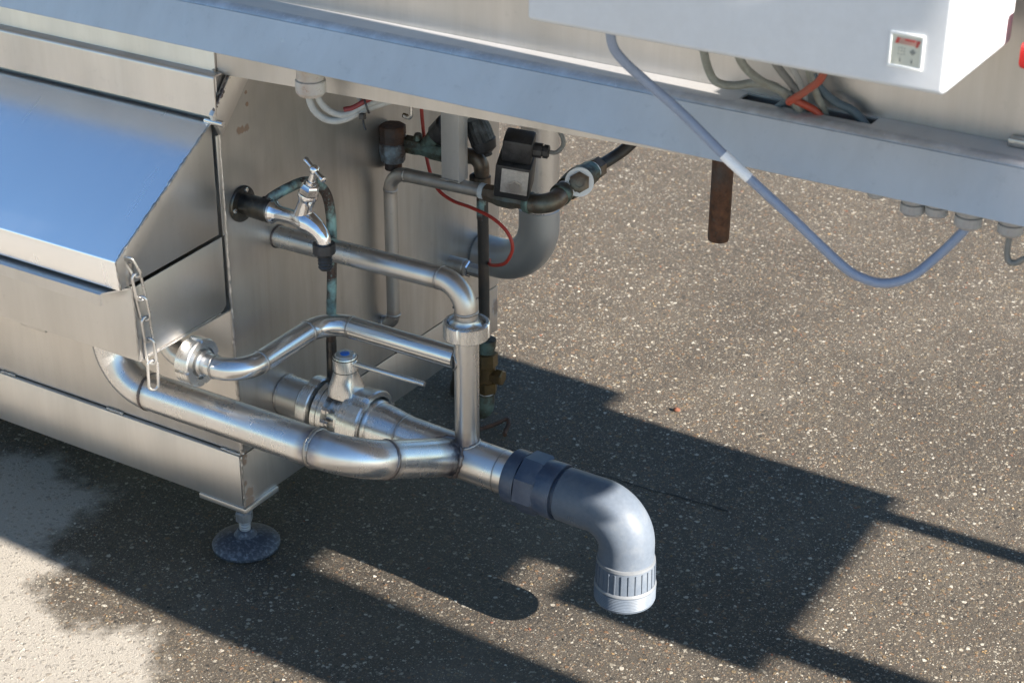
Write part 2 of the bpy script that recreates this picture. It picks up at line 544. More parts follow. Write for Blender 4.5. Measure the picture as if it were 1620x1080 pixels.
gx = grid_lines(-0.72, 0.45, 0.007, 400)
gy = grid_lines(-0.55, 0.30, 0.007, 400)
gv = []; gd = []; gw = []
for y in gy:
    for x in gx:
        gv.append((x, y, 0.0))
        gd.append(dust(x, y) if abs(x) < 4 and abs(y) < 4 else (1.0 if y < 0 else 0.2))
        gw.append(damp_shade(x, y))
nx = len(gx)
gf = [[j * nx + i, j * nx + i + 1, (j + 1) * nx + i + 1, (j + 1) * nx + i] for j in range(len(gy) - 1) for i in range(nx - 1)]

def ground_material():
    k = NT('asphalt')
    P = k.coord((1, 1, 1), 'World')
    da = k.n('ShaderNodeAttribute', attribute_name='dust').outputs['Fac']
    wa = k.n('ShaderNodeAttribute', attribute_name='damp_shade').outputs['Fac']
    # aggregate: three sizes of stone, each with its own colour
    def stones(scale, thr):
        wob = k.n('ShaderNodeTexNoise', _Scale=scale * 1.3, _Detail=2)
        k.l(P, wob.inputs['Vector'])
        ad = k.n('ShaderNodeVectorMath', operation='MULTIPLY_ADD')
        k.l(wob.outputs['Color'], ad.inputs[0]); ad.inputs[1].default_value = (0.9 / scale,) * 3
        k.l(P, ad.inputs[2])
        vo = k.n('ShaderNodeTexVoronoi', feature='F1', _Scale=scale)
        k.l(ad.outputs[0], vo.inputs['Vector'])
        sp = k.n('ShaderNodeSeparateColor'); k.l(vo.outputs['Color'], sp.inputs[0])
        size = k.math('MULTIPLY', sp.outputs[0], thr)
        m = k.math('DIVIDE', k.math('SUBTRACT', size, vo.outputs['Distance']), 0.16, True)
        return m, sp.outputs[1], sp.outputs[2]
    m1, c1, d1 = stones(125.0, 0.60)
    m2, c2, d2 = stones(260.0, 0.62)
    m3, c3, d3 = stones(520.0, 0.66)
    pal = [(0.0, (0.028, 0.024, 0.020)), (0.22, (0.066, 0.055, 0.043)), (0.48, (0.105, 0.085, 0.062)), (0.62, (0.150, 0.110, 0.062)),
           (0.72, (0.165, 0.088, 0.045)), (0.79, (0.19, 0.162, 0.122)), (0.90, (0.29, 0.258, 0.202)), (1.0, (0.43, 0.395, 0.33))]
    big = k.noise(k.coord((1, 1, 1), 'World'), 2.3, 5, 0.6)
    fin = k.noise(P, 620.0, 4, 0.75)
    binder = k.mix(k.ramp(big, [(0.3, 0.0), (0.7, 1.0)]), (0.047, 0.038, 0.030), (0.094, 0.079, 0.061))
    binder = k.mix(k.ramp(fin, [(0.35, 0.0), (0.65, 1.0)]), k.mix(1.0, binder, (0.40, 0.40, 0.40), 'MULTIPLY'), k.mix(1.0, binder, (1.25, 1.25, 1.25), 'MULTIPLY'))
    col = k.mix(m3, binder, k.ramp(c3, pal))
    col = k.mix(m2, col, k.ramp(c2, pal))
    col = k.mix(m1, col, k.ramp(c1, pal))
    wear = k.ramp(k.noise(P, 1.4, 4, 0.65), [(0.34, 0.88), (0.62, 1.14)])
    col = k.mix(1.0, col, wear, 'MULTIPLY')
    # wet patch goes darker, the shade there deepened in the colour
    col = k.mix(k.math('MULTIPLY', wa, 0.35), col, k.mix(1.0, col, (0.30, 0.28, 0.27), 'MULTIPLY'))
    # pale dust over it
    dn = k.noise(P, 38.0, 6, 0.7)
    edge = k.math('ADD', da, k.math('MULTIPLY', k.math('SUBTRACT', dn, 0.5), 0.9))
    dm = k.ramp(edge, [(0.22, 0.0), (0.45, 0.25), (0.80, 0.88)])
    patch = k.ramp(k.noise(P, 3.1, 5, 0.62), [(0.56, 0.0), (0.74, 0.10)])
    dm = k.math('MAXIMUM', dm, patch)
    dcol = k.mix(k.noise(P, 260.0, 4, 0.7), (0.23, 0.208, 0.172), (0.44, 0.40, 0.345))
    dcol = k.mix(k.math('MULTIPLY', m1, 0.35), dcol, k.ramp(c1, pal))
    col = k.mix(dm, col, dcol)
    k.l(col, k.b.inputs['Base Color'])
    rg = k.math('SUBTRACT', 0.86, k.math('MULTIPLY', k.math('MULTIPLY', wa, k.math('SUBTRACT', 1.0, dm)), 0.30))
    k.l(rg, k.b.inputs['Roughness'])
    k.b.inputs['Specular IOR Level'].default_value = 0.35
    h = k.math('ADD', k.math('MULTIPLY', m1, 1.0), k.math('ADD', k.math('MULTIPLY', m2, 0.6), k.math('MULTIPLY', m3, 0.3)))
    h = k.math('ADD', h, k.math('MULTIPLY', fin, 1.6))
    k.l(k.bump(h, 0.75, 0.0016), k.b.inputs['Normal'])
    return k.m

M_GROUND = ground_material()
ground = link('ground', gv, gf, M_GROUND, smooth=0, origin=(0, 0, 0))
for nm, dat in (('dust', gd), ('damp_shade', gw)):
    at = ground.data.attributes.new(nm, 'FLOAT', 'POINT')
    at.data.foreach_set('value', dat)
ground['kind'] = 'structure'
ground['label'] = 'dark exposed-aggregate asphalt with a pale dusty corner and a wet patch, its shade painted in'

# loose and proud stone chips: real geometry, one uncountable mass
def chips():
    rnd = random.Random(3)
    v = []; f = []; cols = []
    pal = [(0.10, 0.085, 0.065), (0.16, 0.137, 0.102), (0.19, 0.138, 0.075), (0.25, 0.218, 0.165), (0.35, 0.315, 0.255), (0.47, 0.44, 0.37), (0.24, 0.155, 0.068), (0.18, 0.065, 0.035), (0.03, 0.027, 0.024)]
    wts = [20, 20, 15, 16, 9, 4, 8, 3, 16]
    N = 42000
    for i in range(N):
        x = rnd.uniform(-1.5, 1.7); y = rnd.uniform(-0.6, 2.9)
        # keep inside the wedge the place shows
        a = (x - 1.69) * 0.8497 + (y + 1.90) * 0.5273
        dpt = -(x - 1.69) * 0.468 + (y + 1.90) * 0.7595 + 1.6866 * 0.4513
        if abs(a / dpt) > 0.32: continue
        r = 0.0008 + 0.0040 * rnd.random() ** 3.6
        ca = rnd.uniform(0, 2 * PI)
        el = rnd.uniform(0.40, 0.95)
        c = rnd.choices(pal, wts)[0]
        dd = dust(x, y) if x < 0.35 and y < 0.3 else 0
        if dd > 0.5:
            if rnd.random() < 0.72: continue
            c = tuple(0.45 * q + 0.55 * w for q, w in zip(c, (0.34, 0.31, 0.27)))
        wq = 1 - 0.22 * damp_shade(x, y) * (1 - dd)  # chips darkened too, for wet ground and deeper shade
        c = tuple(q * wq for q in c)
        b = len(v)
        ring = 5
        hz = r * rnd.uniform(0.12, 0.38)
        for j in range(ring):
            th = ca + 2 * PI * j / ring
            rr = r * rnd.uniform(0.55, 1.25)
            px, py = math.cos(th) * rr, math.sin(th) * rr * el
            v.append((x + px * math.cos(ca) - py * math.sin(ca), y + px * math.sin(ca) + py * math.cos(ca), -0.0006))
        for j in range(ring):
            q = v[b + j]
            v.append((x + (q[0] - x) * 0.62, y + (q[1] - y) * 0.62, hz * rnd.uniform(0.6, 1.0)))
        for j in range(ring):
            k = (j + 1) % ring
            f.append([b + j, b + k, b + ring + k, b + ring + j])
        f.append([b + ring + j for j in range(ring)])
        cols += [c] * (2 * ring)
    return v, f, cols

k = NT('stone_chips')
ca_ = k.n('ShaderNodeAttribute', attribute_name='stone')
k.l(ca_.outputs['Color'], k.b.inputs['Base Color'])
k.b.inputs['Roughness'].default_value = 0.8
M_CHIP = k.m
cv, cf, cc = chips()
ch = link('stone_chips', cv, cf, M_CHIP, smooth=0, origin=(0, 0, 0))
at = ch.data.attributes.new('stone', 'FLOAT_COLOR', 'POINT')
at.data.foreach_set('color', [q for c in cc for q in (*c, 1.0)])
tag(ch, 'pale and brown stone chips standing proud of the asphalt', 'stone chips', kind='stuff')

def pebble(x, y, r, mat, label, seed):
    bm = bmesh.new(); bmesh.ops.create_icosphere(bm, subdivisions=2, radius=r)
    for vv in bm.verts:
        d = 1 + 0.35 * mnoise.noise(vv.co * (1.1 / r) + Vector((seed, 0, 0)))
        vv.co = Vector((vv.co.x * d * 1.15, vv.co.y * d * 0.8, vv.co.z * d * 0.7)) + Vector((x, y, r * 0.6))
    bm.verts.index_update()
    v = [tuple(p.co) for p in bm.verts]; f = [[p.index for p in q.verts] for q in bm.faces]; bm.free()
    return tag(link('pebble', v, f, mat, smooth=25), label, 'pebble')
M_PEB = plain('brick_pebble', (0.20, 0.075, 0.04), 0.85, 0, 0.5, 150, 0.4)
pebble(0.375, 0.854, 0.0065, M_PEB, 'small reddish brown pebble lying alone on the sunlit asphalt', 1.0)

# crack filled with dark dirt
M_CRACK = plain('crack_dirt', (0.012, 0.011, 0.010), 0.9, 0, 0.3, 200, 0.2)
cr = []
for i in range(34):
    t = i / 33
    x = 0.06 + t * 0.56; y = 0.545 + 0.03 * t + 0.012 * mnoise.noise((t * 9, 0, 0)) + 0.004 * mnoise.noise((t * 40, 5, 0))
    w = 0.0011 + 0.0016 * max(0, mnoise.noise((t * 14, 2, 9)) + 0.2)
    cr.append(((x, y - w, 0.0012), (x, y + w, 0.0012)))
vv = [p for q in cr for p in q]
ff = [[2 * i, 2 * i + 1, 2 * i + 3, 2 * i + 2] for i in range(len(cr) - 1)]
crk = link('crack', vv, ff, M_CRACK, ground, smooth=0)

# ------------------------------------------------------------------ tank
tank = thing('wash_tank', 'brushed stainless tank standing on a round levelling foot, pipes fixed to its end wall', 'tank', (-0.6, 0.4, 0.0))
XL = -1.6
# upper body: sheet walls
g = G(); g.add(*box((XL, 0.0045, 0.2065), (-0.0005, 0.0075, 0.905), 0.0008)); g.link('front_wall', M_FRONT, tank)
# end wall with a rounded far corner
poly = [(-0.001, 0.0078, 0.2065)]
endp = [(0.0, 0.0005), (0.0, 0.775)] + [(-0.03 + 0.03 * math.cos(a), 0.785 + 0.03 * math.sin(a)) for a in [i * PI / 16 for i in range(0, 9)]] + [(-0.5, 0.815)]
inn = [(x - 0.003 if i < 3 else x, y if i < 3 else y - 0.003) for i, (x, y) in enumerate(endp)]
v = [(x, y, z) for z in (0.2065, 0.865) for (x, y) in endp]
v += [(x - 0.003, y, z) for z in (0.2065, 0.865) for (x, y) in endp]
n_ = len(endp)
f = []
for i in range(n_ - 1):
    f.append([i, i + 1, n_ + i + 1, n_ + i])
    f.append([2 * n_ + i, 3 * n_ + i, 3 * n_ + i + 1, 2 * n_ + i + 1])
    f.append([n_ + i, n_ + i + 1, 3 * n_ + i + 1, 3 * n_ + i]); f.append([i, 2 * n_ + i, 2 * n_ + i + 1, i + 1])
f.append([0, n_, 3 * n_, 2 * n_])
G().add(v, f).link('end_wall', M_PANEL, tank)
# lower skirt, set a few millimetres proud at the front
g = G(); g.add(*box((XL, 0.0, 0.105), (-0.0002, 0.790, 0.2035), 0.0008)); g.link('skirt', M_PANEL, tank)
g = G(); g.add(*box((XL, -0.0026, 0.1053), (-0.0035, 0.0, 0.2032), 0.0006)); g.link('front_skirt', M_FRONT, tank)
# inner dark core between seams
G().add(*box((XL, 0.012, 0.19), (-0.012, 0.76, 0.30))).link('inner_frame', M_PIPE_D, tank)
G().add(*bead_line((-0.0005, -0.0005, 0.108), (-0.0005, 0.0, 0.203), 0.0018, 0.003, 1)).link('weld_bead', M_WELD, tank, smooth=80)
G().add(*bead_line((-0.0008, 0.0035, 0.208), (-0.0008, 0.0035, 0.58), 0.0034, 0.004, 2, 0.18)).link('weld_bead', M_WELD, tank, smooth=80)
G().add(*bead_line((-0.0008, 0.0035, 0.58), (-0.0008, 0.0035, 0.86), 0.002, 0.004, 2, 0.1)).link('weld_bead', M_FRONT, tank)
for i, (a, b) in enumerate(((0.30, 0.33), (0.44, 0.47), (0.60, 0.63))):
    G().add(*bead_line((0.0, a, 0.205), (0.0, b, 0.205), 0.0022, 0.003, 10 + i)).link('weld_bead', M_WELD_D, tank, smooth=80)
for i, (a, b) in enumerate(((-0.045, -0.003), (-0.30, -0.262), (-0.555, -0.52))):
    G().add(*bead_line((a, 0.0022, 0.2052), (b, 0.0022, 0.2052), 0.0024, 0.003, 20 + i)).link('weld_bead', M_WELD, tank, smooth=80)
# base pads and levelling feet
def foot(x, y):
    G().add(*lathe((x, y, 0), (0, 0, 1), [(0.0, 0.054), (0.002, 0.0575), (0.007, 0.0585), (0.011, 0.056), (0.016, 0.046), (0.021, 0.030), (0.024, 0.020), (0.030, 0.016), (0.034, 0.012)], 48)).link('foot_disc', M_FOOT, tank)
    st = G().add(*lathe((x, y, 0.03), (0, 0, 1), [(0.0025 * i, 0.0105 if i % 2 else 0.0094) for i in range(0, 27)], 20)).link('foot_stem', M_ZINC, tank)
    G().add(*lathe((x, y, 0.050), (0, 0, 1), [(0.0, 0.012), (0.003, 0.0155), (0.018, 0.0155), (0.021, 0.012)], 6, capa=True)).link('nut', M_ZINC, st)
foot(-0.034, 0.034)
G().add(*lathe((-0.02, 0.70, 0.0), (0, 0, 1), [(0, 0.030), (0.012, 0.031), (0.03, 0.026), (0.06, 0.024), (0.103, 0.026)], 24)).link('rear_foot', M_BLACK, tank)
for y0, y1 in ((-0.0045, 0.084),):
    G().add(*box((-0.097, y0, 0.0955), (0.0035, y1, 0.1045), 0.0008)).link('base_pad', M_FRONT, tank)
# hinge rail above the lid
rp = [(-0.0145, 0.7965), (-0.0145, 0.855)] + [(-0.0085 - 0.006 * math.cos(t), 0.855 + 0.006 * math.sin(t)) for t in [i * PI / 12 for i in range(1, 7)]] + [(0.004, 0.861)]
ri = [(0.004, 0.8585)] + [(-0.0085 - 0.0035 * math.cos(t), 0.855 + 0.0035 * math.sin(t)) for t in [i * PI / 12 for i in range(6, 0, -1)]] + [(-0.012, 0.855), (-0.012, 0.7965)]
G().add(*prism([(XL, y, z) for y, z in rp + ri], (-XL + 0.012, 0, 0))).link('hinge_rail', M_FRONT, tank)
# flat bracket bar carrying the hinge, welded to the end wall
br = [(0.0025, 0.036, 0.847), (0.0025, 0.0715, 0.832), (0.0025, -0.002, 0.764), (0.0025, -0.0155, 0.7845), (0.0025, -0.003, 0.788), (0.0025, -0.0185, 0.8045)]
br = [(0.0025, 0.036, 0.865), (0.0025, 0.094, 0.865), (0.0025, -0.002, 0.764), (0.0025, -0.0205, 0.801)]
G().add(*prism(br, (0.0085, 0, 0), 0.0008)).link('hinge_bracket', M_FRONT, tank)
G().add(*bead_line((0.008, -0.015, 0.806), (0.008, 0.036, 0.862), 0.003, 0.003, 5)).link('weld_bead', M_WELD_D, tank, smooth=80)
G().add(*lathe((-0.012, -0.0115, 0.788), (1, 0, 0), [(0, 0.0045), (0.001, 0.005), (0.033, 0.005), (0.0345, 0.0042)], 16)).link('hinge_pin', M_POLISH, tank)
# bright upstand behind the lid
G().add(*box((-0.0035, -0.004, 0.60), (-0.0006, 0.0035, 0.762), 0.0006)).link('edge_strip', M_GUTTER, tank)

# ------------------------------------------------------------------ gutter (drip tray) and its lid
gut = thing('drip_tray', 'stainless drip tray with folded lip fixed to the tank front below the lid', 'drip tray', (-0.6, -0.1, 0.47))
G().add(*box((XL, -0.2065, 0.4705), (-0.0045, -0.2040, 0.592), 0.0006)).link('front_wall', M_GUTTER, gut)
pe = [(-0.0045, -0.2036, 0.4702), (-0.0045, -0.012, 0.4735), (-0.0045, -0.0035, 0.482), (-0.0045, -0.0030, 0.5965), (-0.0045, -0.2036, 0.5885)]
G().add(*prism(pe, (-0.003, 0, 0), 0.0006)).link('end_wall', M_GUTTER, gut)
G().add(*box((XL, -0.2036, 0.4675), (-0.004, 0.004, 0.4700), 0.0)).link('floor', M_GUTTER, gut)
# folded lip: slopes out and turns down
lp = [(-0.2068, 0.5905), (-0.2395, 0.5885), (-0.2425, 0.586), (-0.2432, 0.5685), (-0.2405, 0.5685), (-0.2398, 0.585), (-0.2068, 0.5875)]
v, f = prism([(XL, y, z) for y, z in lp], (-XL - 0.006, 0, 0))
for i in range(len(v)):
    if v[i][0] > -0.5:
        v[i] = (v[i][0] - 0.030 * max(0, min(1, (-0.2068 - v[i][1]) / 0.036)) * 0.9, v[i][1], v[i][2])
G().add(v, f).link('lip', M_GUTTER, gut)
G().add(*bead_line((-0.0042, -0.2052, 0.471), (-0.0042, -0.2052, 0.588), 0.0016, 0.004, 31)).link('weld_bead', M_WELD, gut, smooth=80)
G().add(*bead_line((-0.004, -0.2, 0.4695), (-0.004, -0.02, 0.4728), 0.0013, 0.005, 33)).link('weld_bead', M_WELD, gut, smooth=80)
G().add(*box((-0.27, -0.19, 0.452), (-0.215, -0.12, 0.4672), 0.003)).link('outlet_boss', M_GUTTER, gut)

lid = thing('hinged_lid', 'sloping stainless lid reflecting blue sky, hinged under the rail at the left', 'lid', (-0.6, -0.1, 0.6))
lt = 0.0022
def lidprof(o):
    return [(-0.0075 + o * 0.0, 0.7865 - o), (-0.2330 + o, 0.6435 - o * 0.35), (-0.2345 + o, 0.6405 - o * 0.3), (-0.2298 + o, 0.5945)]
pr = lidprof(0) + lidprof(lt)[::-1]
G().add(*prism([(XL, y, z) for y, z in pr], (-XL - 0.0035, 0, 0))).link('cover', M_LID, lid)
pe = [(-0.0035, y, z) for y, z in [(-0.0092, 0.7835), (-0.2318, 0.6415), (-0.2275, 0.5955), (-0.0105, 0.6035)]]
G().add(*prism(pe, (-0.0025, 0, 0), 0.0004)).link('end_plate', M_GUTTER, lid)
G().add(*bead_line((-0.0032, -0.0115, 0.7842), (-0.0032, -0.2325, 0.6428), 0.0019, 0.0032, 41, 0.5)).link('weld_bead', M_WELD, lid, smooth=80)
G().add(*bead_line((-0.0032, -0.2335, 0.640), (-0.0032, -0.2292, 0.596), 0.0017, 0.0032, 42, 0.5)).link('weld_bead', M_WELD, lid, smooth=80)

# ------------------------------------------------------------------ trough above, running out to the right
tub = thing('trough', 'long stainless trough above the beam, its wall behind the white cabinet', 'trough', (0.5, 0.35, 0.86))
YB = 0.0085
def tubbody(x0, x1, y0, y1, z0, z1, zt):
    return prism([(x0, y0, z0), (x1, y0, z1), (x1, y0, zt), (x0, y0, zt)], (0, y1 - y0, 0))
G().add(*tubbody(XL, 0.0, YB, 0.70, 0.867, 0.867, 1.62)).link('wall', M_WALL, tub)
G().add(*tubbody(0.0012, 1.45, YB - 0.0006, 0.70, 0.8570, 0.915, 1.6195)).link('wall', M_WALL, tub)
G().add(*tubbody(1.4515, 1.97, 0.012, 0.78, 0.902, 0.91, 1.6)).link('wall', M_WALL, tub)  # unseen from here to the end box, stepped to shape the ground shadow
G().add(*tubbody(1.971, 2.215, 0.093, 0.78, 0.903, 0.91, 1.6)).link('wall', M_WALL, tub)
G().add(*tubbody(2.216, 2.36, 0.093, 0.70, 0.905, 0.91, 1.5)).link('wall', M_WALL, tub)
G().add(*tubbody(2.361, 2.509, 0.18, 0.70, 0.905, 0.91, 1.1)).link('wall', M_WALL, tub)
G().add(*tubbody(2.51, 2.83, 0.093, 0.70, 0.91, 0.912, 0.945)).link('end_box', M_WALL, tub)
for y0, y1 in ((0.151, 0.216), (0.606, 0.646)):
    G().add(*box((2.831, y0, 0.90), (4.55, y1, 0.95), 0.002)).link('rail', M_BEAM, tub)
    G().add(*box((4.42, y0, 0.0), (4.48, y1, 0.899), 0.002)).link('leg', M_BEAM, tub)
G().add(*box((-0.002, YB - 0.0016, 0.869), (0.0008, YB + 0.003, 0.93), 0.0003)).link('seam_strip', M_PIPE_D, tub)

# beam along the trough
beam = thing('support_beam', 'grey steel box beam running the length of the trough, cut open on top for cables', 'beam', (0.5, -0.04, 0.923))
XE = 1.97
yt, zt = -0.045, 0.9862
yb, zb = -0.075, 0.9232
def section(x0, x1, a, b, name, th=0.003):
    """sheet between profile points a and b"""
    d = Vector((0, b[0] - a[0], b[1] - a[1])).normalized()
    nn = Vector((0, d.z, -d.y)) * th
    q = [(x0, a[0], a[1]), (x0, b[0], b[1]), (x0, b[0] - nn.y, b[1] - nn.z), (x0, a[0] - nn.y, a[1] - nn.z)]
    return G().add(*prism(q, (x1 - x0, 0, 0))).link(name, M_BEAM, beam)
section(XL, XE, (yb, zb), (yt - 0.0001, zt - 0.0090), 'front_face')
# rolled top edge
rc_, ra = (yt + 0.0125, zt - 0.0140), 0.0140
arc = [(rc_[0] + ra * math.cos(t), rc_[1] + ra * math.sin(t)) for t in [math.radians(155 - 65 * i / 10) for i in range(11)]]
arci = [(rc_[0] + (ra - 0.003) * math.cos(t), rc_[1] + (ra - 0.003) * math.sin(t)) for t in [math.radians(90 + 65 * i / 10) for i in range(11)]]
G().add(*prism([(XL, y, z) for y, z in arc + arci], (XE - XL, 0, 0))).link('rolled_edge', M_EDGE, beam)
def slab(x0, x1, y0, y1, name='top_face'):
    return G().add(*box((x0, y0, zt - 0.003), (x1, y1, zt), 0.0)).link(name, M_BEAM, beam)
slab(XL, 0.855, yt + 0.0126, YB - 0.0012)
slab(0.8552, 1.0238, yt + 0.0126, -0.0215)
slab(1.024, XE, yt + 0.0126, YB - 0.0012)
slab(0.8552, 1.0238, YB - 0.005, YB - 0.0012)
G().add(*box((XL, yb + 0.001, zb - 0.0005), (XE, YB - 0.003, zb + 0.0025))).link('bottom_face', M_BEAM, beam)
v, f = box((0.86, -0.052, 0.94), (1.02, 0.004, 0.9416)); 
G().add(*box((1.180, -0.008, zt + 0.0002), (1.30, YB - 0.0018, zt + 0.010), 0.002)).link('stop_block', M_WELD, beam)
G().add(*box((1.971, -0.074, 0.924), (2.09, 0.026, 0.984), 0.002)).link('end_sun_block', M_BEAM, beam)  # unseen block added to shut out sun past the beam end
# tiny drilled mark on the front face
tt = (0.955 - zb) / (zt - zb)
yy = yb + (yt - yb) * tt
G().add(*lathe((0.184, yy - 0.0002, 0.955), (0, -0.905, 0.43), [(0, 0.0052), (0.0006, 0.0048), (0.0008, 0.0016)], 20)).link('plug', M_TAPE, beam)

# ------------------------------------------------------------------ control cabinet
cab = thing('control_cabinet', 'white painted control cabinet with a small framed label, hung in front of the trough', 'cabinet', (0.935, -0.15, 1.113))
G().add(*box((0.692, -0.25, 1.1135), (1.177, -0.036, 1.60), 0.006, 4)).link('housing', M_ENCL, cab)
lx0, lx1, lz0, lz1 = 1.1155, 1.1518, 1.1358, 1.1722
fr = G()
t_ = 0.0028; dpt = 0.0018
for a, b in (((lx0, lz0), (lx1, lz0 + t_)), ((lx0, lz1 - t_), (lx1, lz1)), ((lx0, lz0 + t_), (lx0 + t_, lz1 - t_)), ((lx1 - t_, lz0 + t_), (lx1, lz1 - t_))):
    fr.add(*box((a[0], -0.2502 - dpt, a[1]), (b[0], -0.2502, b[1]), 0.0006))
lf = fr.link('label_frame', M_FRAMEW, cab)
G().add(*box((lx0 + t_, -0.2512, lz0 + t_), (lx1 - t_, -0.2503, lz1 - t_))).link('label_plate', M_LABELBG, lf)
YL = -0.25145
def flat(pts, nm, mat):
    G().add(*prism([(lx0 + (lx1 - lx0) * a, YL, lz0 + (lz1 - lz0) * b) for a, b in pts], (0, -0.0003, 0))).link(nm, mat, lf)
flat([(0.17, 0.68), (0.27, 0.68), (0.31, 0.85), (0.22, 0.85)], 'banner', M_LABELRED)
flat([(0.275, 0.68), (0.76, 0.66), (0.79, 0.83), (0.315, 0.85)], 'banner', M_LABELPINK)
flat([(0.765, 0.62), (0.83, 0.64), (0.90, 0.83), (0.795, 0.83)], 'banner', M_LABELRED)
YL = -0.2518
flat([(0.45, 0.78), (0.74, 0.77), (0.75, 0.83), (0.46, 0.84)], 'lettering_bar', M_LABELRED)
YL = -0.25145
for a in ((0.30, 0.40), (0.46, 0.40), (0.30, 0.56), (0.46, 0.56), (0.38, 0.48), (0.30, 0.48), (0.46, 0.48), (0.38, 0.57), (0.38, 0.39)):
    flat([(a[0] - 0.018, a[1] - 0.015), (a[0] + 0.018, a[1] - 0.015), (a[0] + 0.018, a[1] + 0.015), (a[0] - 0.018, a[1] + 0.015)], 'symbol_dot', M_LABELGREY)
flat([(0.70, 0.40), (0.79, 0.49), (0.70, 0.58), (0.61, 0.49)], 'diamond_symbol', M_LABELGREY)
for a in (0.36, 0.69):
    flat([(a - 0.02, 0.17), (a + 0.02, 0.17), (a + 0.02, 0.24), (a, 0.31), (a - 0.02, 0.24)], 'pointer_mark', M_LABELGREY)

# red padlock-style isolator beside the cabinet
red = thing('isolator_switch', 'red switch handle on the trough wall just right of the white cabinet', 'switch', (1.21, -0.05, 1.10))
G().add(*box((1.197, -0.075, 1.098), (1.241, -0.035, 1.128), 0.006, 3)).link('handle', M_RED, red)
G().add(*box((1.197, -0.062, 1.131), (1.245, -0.03, 1.160), 0.004, 2)).link('collar', M_RED, red)
G().add(*lathe((1.21, -0.05, 1.124), (0, 0, 1), [(0, 0.010), (0.012, 0.010)], 16)).link('shaft', M_BLACK, red)
G().add(*box((1.19, -0.034, 1.10), (1.23, 0.0075, 1.16), 0.003)).link('base', M_BLACK, red)

# unseen boxes added out right as shadow casters, with a sunlit gap
c2 = thing('sun_block_box', 'small unseen box added right of the white cabinet to block sun', 'box', (1.97, -0.2, 1.409))
G().add(*box((1.95, -0.37, 1.409), (2.0, -0.002, 1.479), 0.001)).link('housing', M_ENCL, c2)
G().add(*box((1.95, -0.19, 1.335), (2.0, -0.002, 1.4085), 0.001)).link('lower_blocker', M_ENCL, c2)
G().add(*box((1.95, -0.37, 1.4795), (2.0, -0.29, 1.63), 0.001)).link('upper_blocker', M_ENCL, c2)
G().add(*box((1.955, -0.0015, 1.42), (1.995, 0.092, 1.45), 0.002)).link('arm', M_BEAM, c2)
c3 = thing('shadow_cast_box', 'large unseen white box added at the far right to cast a shadow band', 'cabinet', (2.7, -0.17, 1.0))
G().add(*box((2.2, -0.29, 1.0), (3.10, -0.082, 1.456), 0.006)).link('housing', M_ENCL, c3)
G().add(*box((2.22, -0.0818, 1.27), (2.26, 0.0925, 1.31), 0.002)).link('arm', M_BEAM, c3)

# ------------------------------------------------------------------ pipework
def axis_y(): return 0.1215
YP = 0.1215
def p1(x): return (x, YP, 0.2655 - 0.030 * x)

drain = thing('drain_pipe', 'large stainless drain pipe running from the butterfly valve to the plastic elbow', 'pipe', (0.3, YP, 0.25))
v, f = lathe(p1(0.190), Vector(p1(0.6)) - Vector(p1(0.190)), [(0.0, 0.0415), (0.006, 0.0415), (0.018, 0.0405), (0.04, 0.0375), (0.052, 0.0352)] + [(0.052 + 0.01 * i, 0.0350) for i in range(1, 23)], 36)
tt_ = []
for p in v:
    p = Vector(p)
    d1 = max(0, 1 - abs(p.x - 0.242) / 0.010) * 0.5
    d2 = max(0, 1 - (p - Vector((0.342, 0.098, 0.267))).length / 0.062) * 1.0
    d3 = max(0, 1 - abs(p.x - 0.43) / 0.008) * 0.25
    tt_.append(max(d1, d2, d3))
mn = G().add(v, f, tt_).link('main_tube', M_PIPE, drain)
G().add(*bead_ring(p1(0.242), (1, 0, -0.03), 0.0354, 0.0016, 48, 3)).link('weld_bead', M_WELD, mn, smooth=80)
G().add(*bead_ring(p1(0.43), (1, 0, -0.03), 0.0350, 0.0012, 48, 4)).link('weld_bead', M_WELD, mn, smooth=80)
# riser off the drain
rise_t = G()
path = [Vector((0.3642, YP, z)) for z in [0.275 + 0.0099 * i for i in range(21)]]
v, f = sweep(path, 0.0195, 28)
rise_t.add(v, f, [max(0, 1 - (p[2] - 0.29) / 0.03) * 0.7 if p[2] < 0.32 else 0 for p in v])
rs = rise_t.link('riser', M_PIPE_M, drain)
# saddle weld where riser meets drain
def saddle(c, ax_, r_small, base_axis_o, base_dir, r_big, minor, seed):
    a, u, w = frame(ax_)
    bd = Vector(base_dir).normalized(); bo = Vector(base_axis_o)
    pts = []
    for i in range(44):
        th = 2 * PI * i / 44
        o = Vector(c) + (u * math.cos(th) + w * math.sin(th)) * r_small
        lo, hi = -0.2, 0.2
        # march along -a until the big pipe surface
        t = 0.08
        for _ in range(400):
            p = o - a * t * -1
            q = p - bo; q -= bd * q.dot(bd)
            if q.length <= r_big: break
            t -= 0.0005
        pts.append(o + a * max(t, -0.06))
    rnd = random.Random(seed)
    return sweep(pts, [minor * (1 + 0.4 * rnd.uniform(-1, 1)) for _ in pts], 7, closed=True)
G().add(*saddle((0.3642, YP, 0.255), (0, 0, 1), 0.0200, p1(0.0), (1, 0, -0.03), 0.0352, 0.0022, 8)).link('weld_bead', M_WELD, rs, smooth=80)

